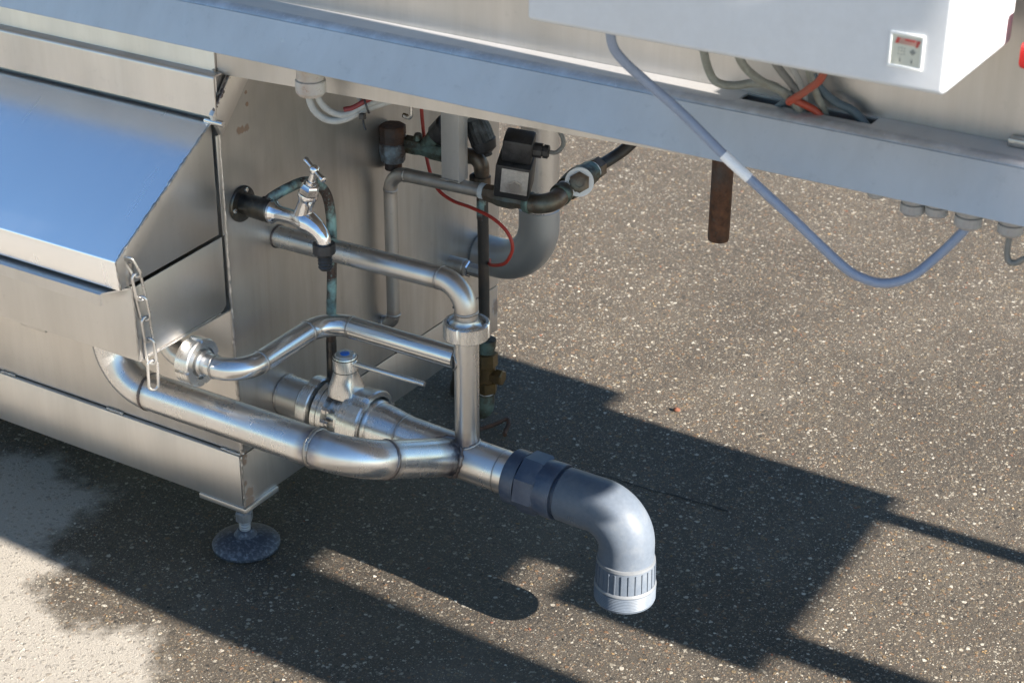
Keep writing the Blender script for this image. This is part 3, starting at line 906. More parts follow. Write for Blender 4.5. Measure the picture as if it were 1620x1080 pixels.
# overflow line from tray to drain (big pipe in front)
ovf = thing('tray_outlet_pipe', 'big stainless pipe dropping from the drip tray and sweeping into the drain', 'pipe', (0.05, -0.09, 0.34))
PY, PZ = -0.09, 0.3375
pts = [(-0.178, PY, 0.4672), (-0.178, PY, PZ), (0.300, PY, PZ - 0.001), (0.347, YP - 0.006, 0.2560)]
path, arcs = fillet(pts, [0.078, 0.085], 14)
q = [path[0]]
for i in range(1, len(path)):
    L = (path[i] - path[i - 1]).length
    kk = max(1, int(L / 0.008))
    for j in range(1, kk + 1): q.append(path[i - 1].lerp(path[i], j / kk))
v, f = sweep(q, 0.0305, 36)
mk = [path[arcs[0][1]], path[arcs[1][0]], path[arcs[1][1]]]
tj = Vector((0.343, 0.096, 0.268))
tn = []
for p in q:
    t = max(0, 1 - (p - mk[0]).length / 0.016) * 0.5
    t = max(t, max(0, 1 - (p - mk[1]).length / 0.024) * 1.0, max(0, 1 - (p - mk[2]).length / 0.018) * 0.7, max(0, 1 - ((p - tj).length - 0.015) / 0.03) * 0.9)
    tn += [min(1, t)] * 36
ot = G().add(v, f, tn).link('tube', M_PIPE, ovf)
for i, (c, d, s, mt, mi) in enumerate(((mk[0], Vector((1, 0, 0)), 11, M_WELD_D, 0.0022), (mk[1], Vector((1, 0, 0)), 12, M_WELD, 0.0034), (mk[2], path[arcs[1][1]] - path[arcs[1][1] - 1], 13, M_WELD_D, 0.0024))):
    G().add(*bead_ring(c, d, 0.0305, mi * 1.3, 72, s, 0.28)).link('weld_bead', mt, ot, smooth=80)
dl = (Vector(pts[3]) - Vector(pts[2])).normalized()
G().add(*saddle(Vector(pts[3]), -dl, 0.0310, p1(0.0), (1, 0, -0.03), 0.0352, 0.0040, 9)).link('weld_bead', M_WELD_D, ot, smooth=80)

# small return line with union
ret = thing('return_pipe', 'slim stainless pipe with round union nut rising from under the tray to the riser', 'pipe', (0.1, 0.0, 0.428))
RZ = 0.428
tube_part('tube', [(0.0, -0.099, RZ), (0.098, -0.099, RZ), (0.094, YP, RZ + 0.001), (0.3455, YP, RZ + 0.001)], 0.0180, M_POLISH, ret, [0.048, 0.05], 32, True, 0.22)
tube_part('inlet_elbow', [(-0.050, -0.098, 0.4675), (-0.050, -0.098, RZ), (-0.002, -0.099, RZ)], 0.0188, M_PIPE_M, ret, 0.036, 28, False)
un = G()
nn = 96
def notch(i, t):
    return 0.91 if (i % 24) in (0, 1) else 1.0
un.add(*lathe((-0.002, -0.099, RZ), (1, 0, 0), [(0, 0.0255), (0.0, 0.036), (0.002, 0.0385), (0.025, 0.0385), (0.027, 0.0365), (0.0272, 0.026), (0.022, 0.0245)], nn, rib=lambda i, t: notch(i, t) if True else 1))
un.link('union_nut', M_TURNED, ret)
G().add(*lathe((0.018, -0.099, RZ), (1, 0, 0), [(0, 0.0225), (0.010, 0.0215), (0.013, 0.0186)], 36)).link('union_liner', M_TURNED, ret)
G().add(*saddle((0.34, YP, RZ + 0.001), (-1, 0, 0), 0.0185, (0.3642, YP, 0), (0, 0, 1), 0.0197, 0.0018, 21)).link('weld_bead', M_WELD, ret, smooth=80)

# upper overflow line with union on the riser
up = thing('upper_pipe', 'stainless pipe leaving the tank wall under the tap, elbowing down into the riser union', 'pipe', (0.2, 0.12, 0.55))
ut = tube_part('tube', [(-0.001, 0.125, 0.5525), (0.3640, YP, 0.5600), (0.3642, YP, 0.488)], 0.0183, M_PIPE_M, up, [0.046], 32, True, 0.45)
G().add(*bead_ring((0.0012, 0.125, 0.5525), (1, 0, 0), 0.0185, 0.0022, 44, 61)).link('weld_bead', M_WELD_D, up, smooth=80)
G().add(*lathe((0.3642, YP, 0.4715), (0, 0, 1), [(0, 0.0200), (0.0, 0.0335), (0.002, 0.0362), (0.0245, 0.0362), (0.0262, 0.0345), (0.0264, 0.0300), (0.021, 0.0290), (0.019, 0.0280)], 96, rib=lambda i, t: 0.93 if i % 24 in (3, 4) else 1.0)).link('union_nut', M_TURNED, up)
G().add(*lathe((0.3642, YP, 0.4885), (0, 0, 1), [(0, 0.0275), (0.004, 0.0272), (0.0065, 0.0225), (0.010, 0.0198), (0.014, 0.0188)], 40)).link('union_liner', M_PIPE_M, up)
G().add(*lathe((0.351, YP - 0.0145, 0.5235), (0.45, -0.82, 0.25), [(0, 0.0022), (0.0016, 0.0020)], 12)).link('punch_mark', M_DARK, up)

# butterfly valve
bv = thing('butterfly_valve', 'stainless butterfly valve with lever handle and blue cap between tank and drain', 'valve', (0.1, YP, 0.25))
AX = Vector(p1(1)) - Vector(p1(0))
def along(x): return p1(x)
G().add(*lathe(along(0.0005), AX, [(0, 0.0342), (0.052, 0.0342)], 40)).link('tank_stub', M_PIPE_M, bv)
G().add(*bead_ring(along(0.0012), AX, 0.0345, 0.0024, 50, 71)).link('weld_bead', M_WELD, bv, smooth=80)
G().add(*bead_ring(along(0.046), AX, 0.0345, 0.0014, 50, 72)).link('weld_bead', M_WELD, bv, smooth=80)
G().add(*lathe(along(0.050), AX, [(0, 0.036), (0.0, 0.040), (0.006, 0.0415), (0.008, 0.0500), (0.026, 0.0510), (0.028, 0.0490), (0.028, 0.034)], 64, rib=lambda i, t: 0.95 if i % 16 in (2, 3) else 1.0)).link('union_nut', M_TURNED, bv)
bd = G()
bd.add(*lathe(along(0.0805), AX, [(0, 0.030), (0.0, 0.038), (0.006, 0.038), (0.0062, 0.0490), (0.0160, 0.0490), (0.0163, 0.0470), (0.0175, 0.0470), (0.0178, 0.0490), (0.0275, 0.0490), (0.028, 0.038), (0.030, 0.0345), (0.048, 0.0345), (0.0485, 0.0410), (0.056, 0.0410), (0.0562, 0.0345), (0.062, 0.0345), (0.062, 0.03)], 56))
vb = bd.link('valve_body', M_TURNED, bv)
for a in (150, 178, 92, 48, 210):
    th = math.radians(a)
    d = Vector((0, math.cos(th), math.sin(th)))
    # clamp bolts along the valve axis
    o = Vector(along(0.084)) + d * 0.0440
    G().add(*lathe(o + Vector((0.0245, 0, 0)), (1, 0, 0), [(0, 0.0062), (0.008, 0.0062), (0.0082, 0.0040), (0.013, 0.0038)], 6)).link('bolt', M_POLISH, vb)
G().add(*lathe(along(0.141), AX, [(0, 0.036), (0.0, 0.0520), (0.003, 0.0560), (0.040, 0.0595), (0.0430, 0.0575), (0.0435, 0.0500), (0.026, 0.0495)], 72, rib=lambda i, t: (0.93 if i % 18 in (4, 5, 6) else 1.0) if t > 0.0 else 1.0)).link('union_nut', M_TURNED, bv)
G().add(*lathe(along(0.1705), AX, [(0, 0.0450), (0.0155, 0.0450), (0.018, 0.0435), (0.020, 0.0420)], 48)).link('union_liner', M_TURNED, bv)
# handle block
hb = G()
def loft(secs, n=24):
    v = []; f = []
    for (cx, cy, cz, rx, ry, sq) in secs:
        for i in range(n):
            th = 2 * PI * i / n
            c, s = math.cos(th), math.sin(th)
            e = 2.0 / sq
            v.append((cx + rx * math.copysign(abs(c) ** e, c), cy + ry * math.copysign(abs(s) ** e, s), cz))
    for j in range(len(secs) - 1):
        for i in range(n):
            q = (i + 1) % n
            f.append([j * n + i, j * n + q, (j + 1) * n + q, (j + 1) * n + i])
    f.append(list(range(n))[::-1]); f.append([(len(secs) - 1) * n + i for i in range(n)])
    return v, f
HX = 0.1285
hb.add(*loft([(HX, YP, 0.303, 0.026, 0.025, 4), (HX, YP, 0.318, 0.0255, 0.0245, 4), (HX, YP, 0.332, 0.0215, 0.021, 3), (HX, YP, 0.345, 0.0205, 0.0205, 2), (HX, YP, 0.371, 0.0205, 0.0205, 2), (HX, YP, 0.3735, 0.0195, 0.0195, 2)], 40))
hk = hb.link('handle_block', M_TURNED, bv)
G().add(*lathe((HX, YP, 0.3700), (0, 0, 1), [(0, 0.0206), (0.0008, 0.0211), (0.0018, 0.0206)], 40, capa=False, capb=False)).link('groove', M_DARK, hk)
G().add(*lathe((HX, YP, 0.3480), (0, 0, 1), [(0, 0.0208), (0.0006, 0.0211), (0.0014, 0.0208)], 40, capa=False, capb=False)).link('groove', M_DARK, hk)
G().add(*lathe((HX, YP, 0.3736), (0, 0, 1), [(0, 0.0165), (0.002, 0.0165), (0.0035, 0.0150), (0.0036, 0.0080)], 36)).link('cap', M_PIPE_M, hk)
G().add(*lathe((HX, YP, 0.3772), (0, 0, 1), [(0, 0.0078), (0.0007, 0.0078), (0.0012, 0.0065)], 24)).link('cap_plug', M_BLUE, hk)
hr = G().add(*lathe((HX + 0.014, YP, 0.3640), (1, 0, 0.012), [(0, 0.0055), (0.008, 0.0055), (0.0085, 0.0046), (0.125, 0.0046)] + [(0.125 + 0.0016 * i, 0.0046 - 0.0006 * (i % 2)) for i in range(1, 10)] + [(0.142, 0.0040)], 18)).link('lever', M_POLISH, bv)

# grey plastic union and elbow
pvc = thing('plastic_elbow', 'grey plastic elbow with hex union turning the drain pipe down to a ribbed threaded mouth', 'pipe elbow', (0.6, YP, 0.1))
G().add(*lathe(p1(0.449), AX, [(0, 0.0352), (0.0, 0.0420), (0.002, 0.0438), (0.024, 0.0438), (0.0242, 0.040)], 56)).link('collar', M_PVC_D, pvc)
G().add(*lathe(p1(0.4735), AX, [(0, 0.043), (0.0005, 0.0462), (0.003, 0.0492), (0.032, 0.0492), (0.036, 0.0462), (0.0362, 0.042)], 8, phase=0.25)).link('hex_nut', M_PVC_D, pvc)
G().add(*lathe(p1(0.505), AX, [(0, 0.0440), (0.030, 0.0452), (0.032, 0.0440), (0.0322, 0.0380), (0.040, 0.0380)], 56)).link('socket', M_PVC_D, pvc)
PX = 0.6540
pth, _ = fillet([p1(0.5425), p1(0.5445), (PX, YP, 0.2480), (PX, YP, 0.1720)], [0.0, 0.058], 22)
rr = [0.0400, 0.0424] + [0.0428 + 0.0012 * math.sin(PI * i / (len(pth) - 3)) for i in range(len(pth) - 3)] + [0.0430]
el = G().add(*sweep(pth, rr, 52)).link('elbow', M_PVC, pvc)
G().add(*lathe((PX, YP, 0.1735), (0, 0, -1), [(0, 0.0430), (0.002, 0.0448), (0.006, 0.0452), (0.0065, 0.0445), (0.043, 0.0458), (0.0435, 0.0470), (0.046, 0.0478)], 56)).link('mouth_sleeve', M_PVC, pvc)
rb = M_PVC
for i in range(26):
    th = 2 * PI * i / 26
    d = Vector((math.cos(th), math.sin(th), 0))
    s = Vector((-math.sin(th), math.cos(th), 0))
    o = Vector((PX, YP, 0)) + d * 0.0446
    poly = [o + s * 0.0009 + Vector((0, 0, 0.1655)), o - s * 0.0009 + Vector((0, 0, 0.1655)), o - s * 0.0009 + d * 0.0009 + Vector((0, 0, 0.132)), o + s * 0.0009 + d * 0.0009 + Vector((0, 0, 0.132))]
    G().add(*prism(poly, d * 0.0014)).link('rib', M_PVC, pvc)
G().add(*lathe((PX, YP, 0.1742), (0, 0, -1), [(0, 0.0428), (0.0012, 0.0450), (0.0052, 0.0456), (0.006, 0.0450)], 56, capa=False, capb=False)).link('dusty_ledge', M_PVC_L, pvc)
G().add(*lathe((PX, YP, 0.1315), (0, 0, -1), [(0, 0.0462), (0.001, 0.0474), (0.004, 0.0484), (0.005, 0.0478)], 56, capa=False, capb=False)).link('dusty_ledge', M_PVC_L, pvc)
thr = [(0, 0.0478)]
for i in range(9):
    thr += [(0.002 + i * 0.0028, 0.0480), (0.0034 + i * 0.0028, 0.0470)]
thr += [(0.0285, 0.0465), (0.0285, 0.0400), (0.010, 0.0395)]
G().add(*lathe((PX, YP, 0.1275), (0, 0, -1), thr, 56, capb=False)).link('thread', M_PVC, pvc)
# raised moulding marks on the elbow
for i, (dx, dz, h) in enumerate(((0, 0.004, 0.004), (0.003, 0.004, 0.004), (0.0058, 0.004, 0.0045), (0.0, -0.003, 0.003), (0.004, -0.004, 0.003), (0.0085, -0.006, 0.0035), (0.0135, -0.007, 0.003))):
    x = 0.5745 + dx; z = 0.2335 + dz
    a = math.asin(max(-1, min(1, (z - (0.2655 - 0.03 * x)) / 0.0432)))
    y = YP - 0.0432 * math.cos(a)
    G().add(*box((x, y - 0.0006, z), (x + 0.0011, y + 0.003, z + h))).link('moulded_mark', M_PVC_L, pvc)

# ------------------------------------------------------------------ tap
tap = thing('garden_tap', 'chromed tap with tee handle and black hose tail on the tank end wall', 'tap', (0.1, 0.0427, 0.6))
TY, TZ = 0.0427, 0.6376
G().add(*lathe((0.0003, TY, TZ), (1, 0, 0), [(0, 0.0290), (0.003, 0.0290), (0.0045, 0.0275), (0.005, 0.018)], 44)).link('wall_plate', M_DARK, tap)
for a in (70, 190, 310):
    th = math.radians(a)
    G().add(*lathe((0.0045, TY + 0.0225 * math.cos(th), TZ + 0.0225 * math.sin(th)), (1, 0, 0), [(0, 0.0042), (0.0018, 0.0040), (0.0026, 0.0022)], 14)).link('screw', M_POLISH, tap)
G().add(*lathe((0.005, TY, TZ), (1, 0, 0), [(0, 0.0165), (0.012, 0.0165), (0.014, 0.0175), (0.036, 0.0180), (0.040, 0.0185), (0.052, 0.0185), (0.054, 0.0165)], 28)).link('wall_boss', M_DARK, tap)
G().add(*lathe((0.0595, TY, TZ), (1, 0, 0), [(0, 0.0165), (0.001, 0.0180), (0.005, 0.0180), (0.007, 0.0165), (0.010, 0.0140), (0.016, 0.0124), (0.042, 0.0120), (0.052, 0.0140)], 32)).link('inlet', M_CHROME, tap)
bodyp = catmull([(0.103, TY, TZ), (0.118, TY, TZ + 0.001), (0.134, TY, TZ - 0.003), (0.148, TY, TZ - 0.011), (0.1565, TY, TZ - 0.022), (0.158, TY, TZ - 0.034)], 6)
rad_ = [0.0115, 0.0118, 0.0122, 0.0128, 0.0136, 0.0144, 0.015, 0.0156, 0.016, 0.0162, 0.0160, 0.0156, 0.015, 0.0145, 0.014, 0.0136, 0.0132, 0.0128, 0.0124, 0.012, 0.0118, 0.0115, 0.0112, 0.0110, 0.0108, 0.0106, 0.0105, 0.0105, 0.0105, 0.0105, 0.0105]
G().add(*sweep(bodyp, [q * 1.12 for q in rad_[:len(bodyp)]], 28)).link('spout', M_CHROME, tap)
ta = Vector((0.32, 0, 0.947)).normalized()
tb = Vector((0.1185, TY, TZ + 0.002))
G().add(*lathe(tb, ta, [(0, 0.0145), (0.014, 0.0140), (0.028, 0.0128), (0.036, 0.0130), (0.040, 0.0155), (0.044, 0.0160), (0.047, 0.0150)], 32)).link('neck', M_CHROME, tap)
G().add(*lathe(tb + ta * 0.047, ta, [(0, 0.0140), (0.001, 0.0158), (0.010, 0.0158), (0.0118, 0.0135), (0.016, 0.0120), (0.017, 0.0085)], 6)).link('bonnet', M_CHROME, tap)
G().add(*lathe(tb + ta * 0.063, ta, [(0, 0.0085), (0.006, 0.0082), (0.0065, 0.0058), (0.022, 0.0054)], 20)).link('spindle', M_CHROME, tap)
hc = tb + ta * 0.0895
bm = bmesh.new(); bmesh.ops.create_uvsphere(bm, u_segments=20, v_segments=12, radius=0.0082)
for q_ in bm.verts: q_.co += hc
bm.verts.index_update()
hub = link('handle_hub', [tuple(p.co) for p in bm.verts], [[p.index for p in q_.verts] for q_ in bm.faces], M_CHROME, tap); bm.free()
ph = math.radians(-22)
e1 = Vector((0.947, 0, -0.32)); hd = e1 * math.cos(ph) + Vector((0, 1, 0)) * math.sin(ph)
G().add(*lathe(hc - hd * 0.029, hd, [(0, 0.0030), (0.001, 0.0046), (0.004, 0.0054), (0.008, 0.0046), (0.022, 0.0038), (0.036, 0.0038), (0.050, 0.0046), (0.054, 0.0054), (0.057, 0.0046), (0.058, 0.0030)], 18)).link('tee_bar', M_CHROME, tap)
nz_ = Vector((0.158, TY, 0.6085))
G().add(*lathe(nz_, (0.02, 0, -1), [(0, 0.0135), (0.001, 0.0172), (0.016, 0.0176), (0.018, 0.0150), (0.019, 0.0115)], 48, rib=lambda i, t: 0.95 if i % 4 < 2 else 1.0)).link('hose_nut', M_BLACK, tap)
hp_ = [(0.018, 0.0118)]
for i in range(4): hp_ += [(0.022 + 0.0052 * i, 0.0105), (0.0235 + 0.0052 * i, 0.0115), (0.0262 + 0.0052 * i, 0.0098)]
G().add(*lathe(nz_, (0.04, 0, -1), hp_ + [(0.044, 0.0085)], 28)).link('hose_tail', M_BLACK, tap)

CUPTS = [(0.045, 0.048, 0.645), (0.0555, 0.052, 0.6575), (0.0711, 0.070, 0.669), (0.0785, 0.10, 0.6709), (0.0794, 0.13, 0.6589), (0.0855, 0.145, 0.6392), (0.0889, 0.15, 0.6114), (0.0905, 0.15, 0.5683), (0.0865, 0.15, 0.4898), (0.0817, 0.15, 0.4205), (0.0794, 0.15, 0.3736)]
CULOW = [(0.0795, 0.15, 0.376), (0.0786, 0.15, 0.3323), (0.0770, 0.15, 0.296)]
cop = thing('copper_pipe', 'green-stained copper pipe looping behind the tap and dropping down the tank wall', 'pipe', (0.14, 0.07, 0.4))
cp = catmull(CUPTS, 8)
G().add(*sweep(cp, 0.0082, 18)).link('tube', M_COPPER, cop)
G().add(*lathe((0.043, 0.047, 0.640), (0.6, 0.25, 0.75), [(0, 0.0130), (0.012, 0.0130), (0.014, 0.0105), (0.022, 0.0100)], 6)).link('compression_nut', M_DARK, cop)
G().add(*sweep(CULOW, 0.0088, 16)).link('lower_tube', M_DARK, cop)

# ------------------------------------------------------------------ chain on the lid
chain = thing('chain', 'short steel chain of long links hanging from the lid end over the tray', 'chain', (0.004, -0.2, 0.52))
def clink(c, ax_, nrm, L=0.030, W=0.0074, r=0.00235):
    a = Vector(ax_).normalized()
    s = Vector(nrm).normalized(); s = (s - a * s.dot(a)).normalized()
    h = L / 2 - W
    pts = []
    for i in range(11):
        th = -PI / 2 + PI * i / 10
        pts.append(Vector(c) + a * (h + W * math.cos(th)) + s * (W * math.sin(th)))
    for i in range(11):
        th = PI / 2 + PI * i / 10
        pts.append(Vector(c) + a * (-h + W * math.cos(th)) + s * (W * math.sin(th)))
    return sweep(pts, r, 10, closed=True)
cl = [((0.0035, -0.2075, 0.626), (0.25, 0.36, -1), (0.8, 0.2, 0.3), 0.036),
      ((0.0052, -0.2010, 0.592), (0.05, 0.12, -1), (0.25, 0.95, 0), 0.044),
      ((0.0060, -0.1960, 0.556), (0.03, 0.13, -1), (0.95, 0.45, 0), 0.040),
      ((0.0060, -0.1925, 0.5205), (0.0, 0.08, -1), (0.15, 1.0, 0), 0.042),
      ((0.0070, -0.1915, 0.4835), (0.05, -0.02, -1), (0.95, 0.35, 0), 0.042),
      ((0.0085, -0.1925, 0.444), (0.0, -0.05, -1), (0.5, 0.85, 0), 0.048)]
for c, a, n_2, L in cl:
    G().add(*clink(c, a, n_2, L)).link('link', M_PIPE_M, chain)
G().add(*bead_line((-0.0025, -0.205, 0.632), (-0.0025, -0.2035, 0.618), 0.004, 0.003, 77)).link('weld_bead', M_WELD, chain, smooth=80)

# ------------------------------------------------------------------ pipes behind (solenoid line)
YS = 0.40
sp = thing('solenoid_pipe', 'dull steel pipe bending from the tank wall up and across to the solenoid valve', 'pipe', (0.1, YS, 0.5))
tube_part('tube', [(-0.001, YS, 0.285), (0.0265, YS, 0.288), (0.0265, YS, 0.5785), (0.225, YS, 0.5840)], 0.0120, M_PIPE_D, sp, [0.022, 0.034], 24, True, 0.5)
G().add(*lathe((0.212, YS, 0.5837), (1, 0, 0.02), [(0, 0.0135), (0.009, 0.0132)], 24)).link('tape_wrap', M_TAPE, sp)
post = thing('hanger_post', 'square stainless hanger dropping from the trough to the solenoid pipe', 'post', (0.16, 0.40, 0.7))
G().add(*box((0.1425, 0.385, 0.594), (0.1785, 0.413, 0.862), 0.002)).link('tube', M_BEAM, post)
G().add(*bead_line((0.1415, 0.384, 0.5955), (0.1795, 0.384, 0.5965), 0.0018, 0.003, 81)).link('weld_bead', M_WELD, post, smooth=80)

sv = thing('solenoid_valve', 'black solenoid coil with worn label on a bronze valve body under the beam', 'valve', (0.28, YS, 0.58))
G().add(*lathe((0.222, YS, 0.583), (1, 0, 0), [(0, 0.0145), (0.012, 0.0160), (0.018, 0.0165), (0.03, 0.0190), (0.052, 0.0190), (0.062, 0.0150), (0.080, 0.0145), (0.088, 0.0155)], 8)).link('valve_body', M_BROWN, sv)
ca = Vector((0.20, -0.18, 1)).normalized()          # coil leans a little
cx = Vector((0.93, 0.36, 0)); cx = (cx - ca * cx.dot(ca)).normalized(); cy = ca.cross(cx)
def coilbox(o, sx, sy, sz, bev):
    v, f = box((-sx / 2, -sy / 2, 0), (sx / 2, sy / 2, sz), bev)
    R = Matrix((cx, cy, ca)).transposed()
    return [R @ Vector(p) + Vector(o) for p in v], f
co = Vector((0.283, YS - 0.012, 0.606))
G().add(*coilbox(co, 0.058, 0.060, 0.064, 0.004)).link('coil', M_BLACK, sv)
G().add(*coilbox(co - cy * 0.0302 + ca * 0.013 + cx * 0.004, 0.044, 0.0012, 0.046, 0.0003)).link('coil_label', M_COIL, sv)
G().add(*lathe(co - cy * 0.0308 + ca * 0.028 + cx * 0.006, -cy, [(0, 0.0125), (0.0015, 0.0125), (0.002, 0.0100), (0.0035, 0.0095), (0.0036, 0.005)], 6)).link('coil_nut', M_PIPE_D, sv)
G().add(*coilbox(co + ca * 0.0645 + cx * 0.002, 0.049, 0.042, 0.042, 0.005)).link('plug', M_BLACK, sv)
pg = co + ca * 0.084 + cx * 0.026
G().add(*lathe(pg, cx, [(0, 0.0125), (0.014, 0.0125), (0.0142, 0.009), (0.016, 0.009), (0.0162, 0.0115), (0.024, 0.0115), (0.026, 0.008)], 10)).link('plug_gland', M_BLACK, sv)
cb = thing('coil_cable', 'thin grey cable looping from the solenoid plug up behind the beam', 'cable', (0.33, YS, 0.7))
p0 = pg + cx * 0.025
G().add(*sweep(catmull([p0, p0 + Vector((0.012, 0.004, 0.001)), p0 + Vector((0.022, 0.008, 0.016)), p0 + Vector((0.012, 0.01, 0.036)), p0 + Vector((-0.02, 0.02, 0.055)), p0 + Vector((-0.05, 0.04, 0.085)), p0 + Vector((-0.06, 0.06, 0.2))], 8), 0.0035, 10)).link('sheath', M_CABLE_GR, cb)

el2 = thing('bronze_elbow', 'brown bronze elbow joining the solenoid valve to the strainer', 'pipe elbow', (0.33, 0.41, 0.58))
path, _ = fillet([(0.303, YS, 0.583), (0.345, YS + 0.004, 0.585), (0.340, 0.455, 0.592)], [0.028], 14)
G().add(*sweep(path, 0.0165, 26)).link('bend', M_BROWN, el2)
G().add(*lathe((0.300, YS, 0.583), (1, 0, 0.02), [(0, 0.0175), (0.009, 0.0185), (0.011, 0.0165)], 26)).link('socket_rim', M_VERD, el2)
G().add(*lathe((0.3415, 0.436, 0.5898), (-0.06, 1, 0.12), [(0, 0.0165), (0.002, 0.0190), (0.012, 0.0190), (0.013, 0.0150), (0.03, 0.0140)], 26)).link('socket_rim', M_VERD, el2)

stn = thing('strainer', 'green-stained bronze strainer with white ring and brown hex cap facing out', 'strainer', (0.345, 0.50, 0.59))
dS = Vector((0.06, 1, 0.10)).normalized()
so = Vector((0.3390, 0.462, 0.592))
G().add(*lathe(so, dS, [(0, 0.0165), (0.002, 0.0205), (0.014, 0.0215), (0.020, 0.0230), (0.055, 0.0230), (0.062, 0.0205), (0.078, 0.0195), (0.080, 0.0165)], 10)).link('strainer_body', M_VERD, stn)
cN = Vector((0.50, -0.80, 0.30)).normalized()
cO = so + dS * 0.038
G().add(*lathe(cO, cN, [(0, 0.0240), (0.030, 0.0245), (0.034, 0.0240)], 36)).link('cap_neck', M_VERD, stn)
G().add(*lathe(cO + cN * 0.034, cN, [(0, 0.0240), (0.003, 0.0240), (0.0032, 0.019)], 36)).link('seal_ring', M_SLEEVE, stn)
G().add(*lathe(cO + cN * 0.0365, cN, [(0, 0.0178), (0.006, 0.0178), (0.007, 0.0160), (0.0072, 0.0085), (0.0064, 0.0080)], 6)).link('hex_cap', M_BROWN, stn)
G().add(*lathe(so + dS * 0.0795, dS, [(0, 0.0165), (0.003, 0.0165)], 24)).link('tape_wrap', M_SLEEVE, stn)
G().add(*lathe(so + dS * 0.0825, dS, [(0, 0.0150), (0.002, 0.0185), (0.018, 0.0185), (0.020, 0.0140), (0.024, 0.0120)], 6)).link('hose_nut', M_BROWN, stn)
G().add(*lathe(so - dS * 0.003, dS, [(0, 0.0165), (0.004, 0.0165)], 24)).link('tape_wrap', M_SLEEVE, stn)
hs = thing('supply_hose', 'dark hose leaving the strainer and curving up behind the beam', 'hose', (0.36, 0.62, 0.62))
h0 = so + dS * 0.104
G().add(*sweep(catmull([h0, h0 + Vector((0.008, 0.030, 0.006)), h0 + Vector((0.022, 0.055, 0.020)), h0 + Vector((0.04, 0.075, 0.05)), h0 + Vector((0.055, 0.085, 0.10)), h0 + Vector((0.06, 0.085, 0.18)), h0 + Vector((0.06, 0.085, 0.30))], 8), 0.0105, 16)).link('tube', M_HOSE, hs)

# second line: rusty fitting, Y valve, elbow, black down pipe
rf = thing('rusty_fitting', 'rusty hexagonal pipe fitting with blue-white deposit standing on the bent pipe', 'pipe fitting', (0.018, 0.42, 0.58))
fx, fy = 0.0185, 0.422
G().add(*lathe((fx, fy, 0.575), (0, 0, 1), [(0, 0.0150), (0.022, 0.0150)], 20)).link('nipple', M_RUST, rf)
G().add(*lathe((fx, fy, 0.588), (0, 0, 1), [(0, 0.0175), (0.002, 0.0210), (0.016, 0.0225), (0.017, 0.0245), (0.034, 0.0245), (0.036, 0.0225)], 8)).link('union_body', M_RUSTB, rf)
G().add(*lathe((fx, fy, 0.6235), (0, 0, 1), [(0, 0.0222), (0.014, 0.0226), (0.0145, 0.0232), (0.030, 0.0232), (0.032, 0.0205)], 8)).link('hex_cap', M_RUST, rf)

yv = thing('y_valve', 'green-stained brass Y valve with black knob behind the hanger post', 'valve', (0.09, 0.44, 0.61))
yo = Vector((0.036, 0.437, 0.6195))
yd = Vector((1, 0.02, -0.005)).normalized()
G().add(*lathe(yo, yd, [(0, 0.0140), (0.002, 0.0165), (0.022, 0.0170), (0.026, 0.0150), (0.045, 0.0155), (0.055, 0.0180), (0.086, 0.0185), (0.088, 0.0150)], 8)).link('valve_body', M_VERD, yv)
bdv = Vector((0.72, -0.05, 0.70)).normalized()
G().add(*lathe(yo + yd * 0.036, bdv, [(0, 0.0125), (0.018, 0.0135), (0.030, 0.0160), (0.036, 0.0170), (0.040, 0.0150)], 8)).link('bonnet', M_VERD, yv)
G().add(*lathe(yo + yd * 0.036 + bdv * 0.040, bdv, [(0, 0.0150), (0.003, 0.0205), (0.030, 0.0225), (0.034, 0.0190)], 12)).link('knob', M_BLACK, yv)
G().add(*lathe(yo + yd * 0.024, (0.1, -0.1, 1), [(0, 0.008), (0.022, 0.0075), (0.024, 0.006)], 8)).link('test_plug', M_VERD, yv)
G().add(*lathe(yo + yd * 0.0865, yd, [(0, 0.0170), (0.004, 0.0168)], 20)).link('tape_wrap', M_TAPE, yv)
G().add(*lathe(yo - yd * 0.006, yd, [(0, 0.0150), (0.006, 0.0150)], 20)).link('tape_wrap', M_TAPE, yv)
kn = thing('knurled_cap', 'black valve cap with knurled grey band hanging just right of the post', 'valve', (0.205, 0.45, 0.65))
kd = Vector((-0.35, -0.1, 0.93)).normalized()
G().add(*lathe((0.196, 0.445, 0.634), kd, [(0, 0.010), (0.005, 0.0180), (0.020, 0.0225), (0.022, 0.0215)], 24)).link('cap', M_BLACK, kn)
G().add(*lathe(Vector((0.196, 0.445, 0.634)) + kd * 0.022, kd, [(0, 0.0215), (0.020, 0.0215), (0.040, 0.018)], 40, rib=lambda i, t: 0.96 if i % 2 else 1.0)).link('knurled_band', M_KNURL, kn)
G().add(*lathe(Vector((0.196, 0.445, 0.634)) - kd * 0.006, kd, [(0, 0.007), (0.008, 0.008)], 12)).link('tip', M_BLACK, kn)

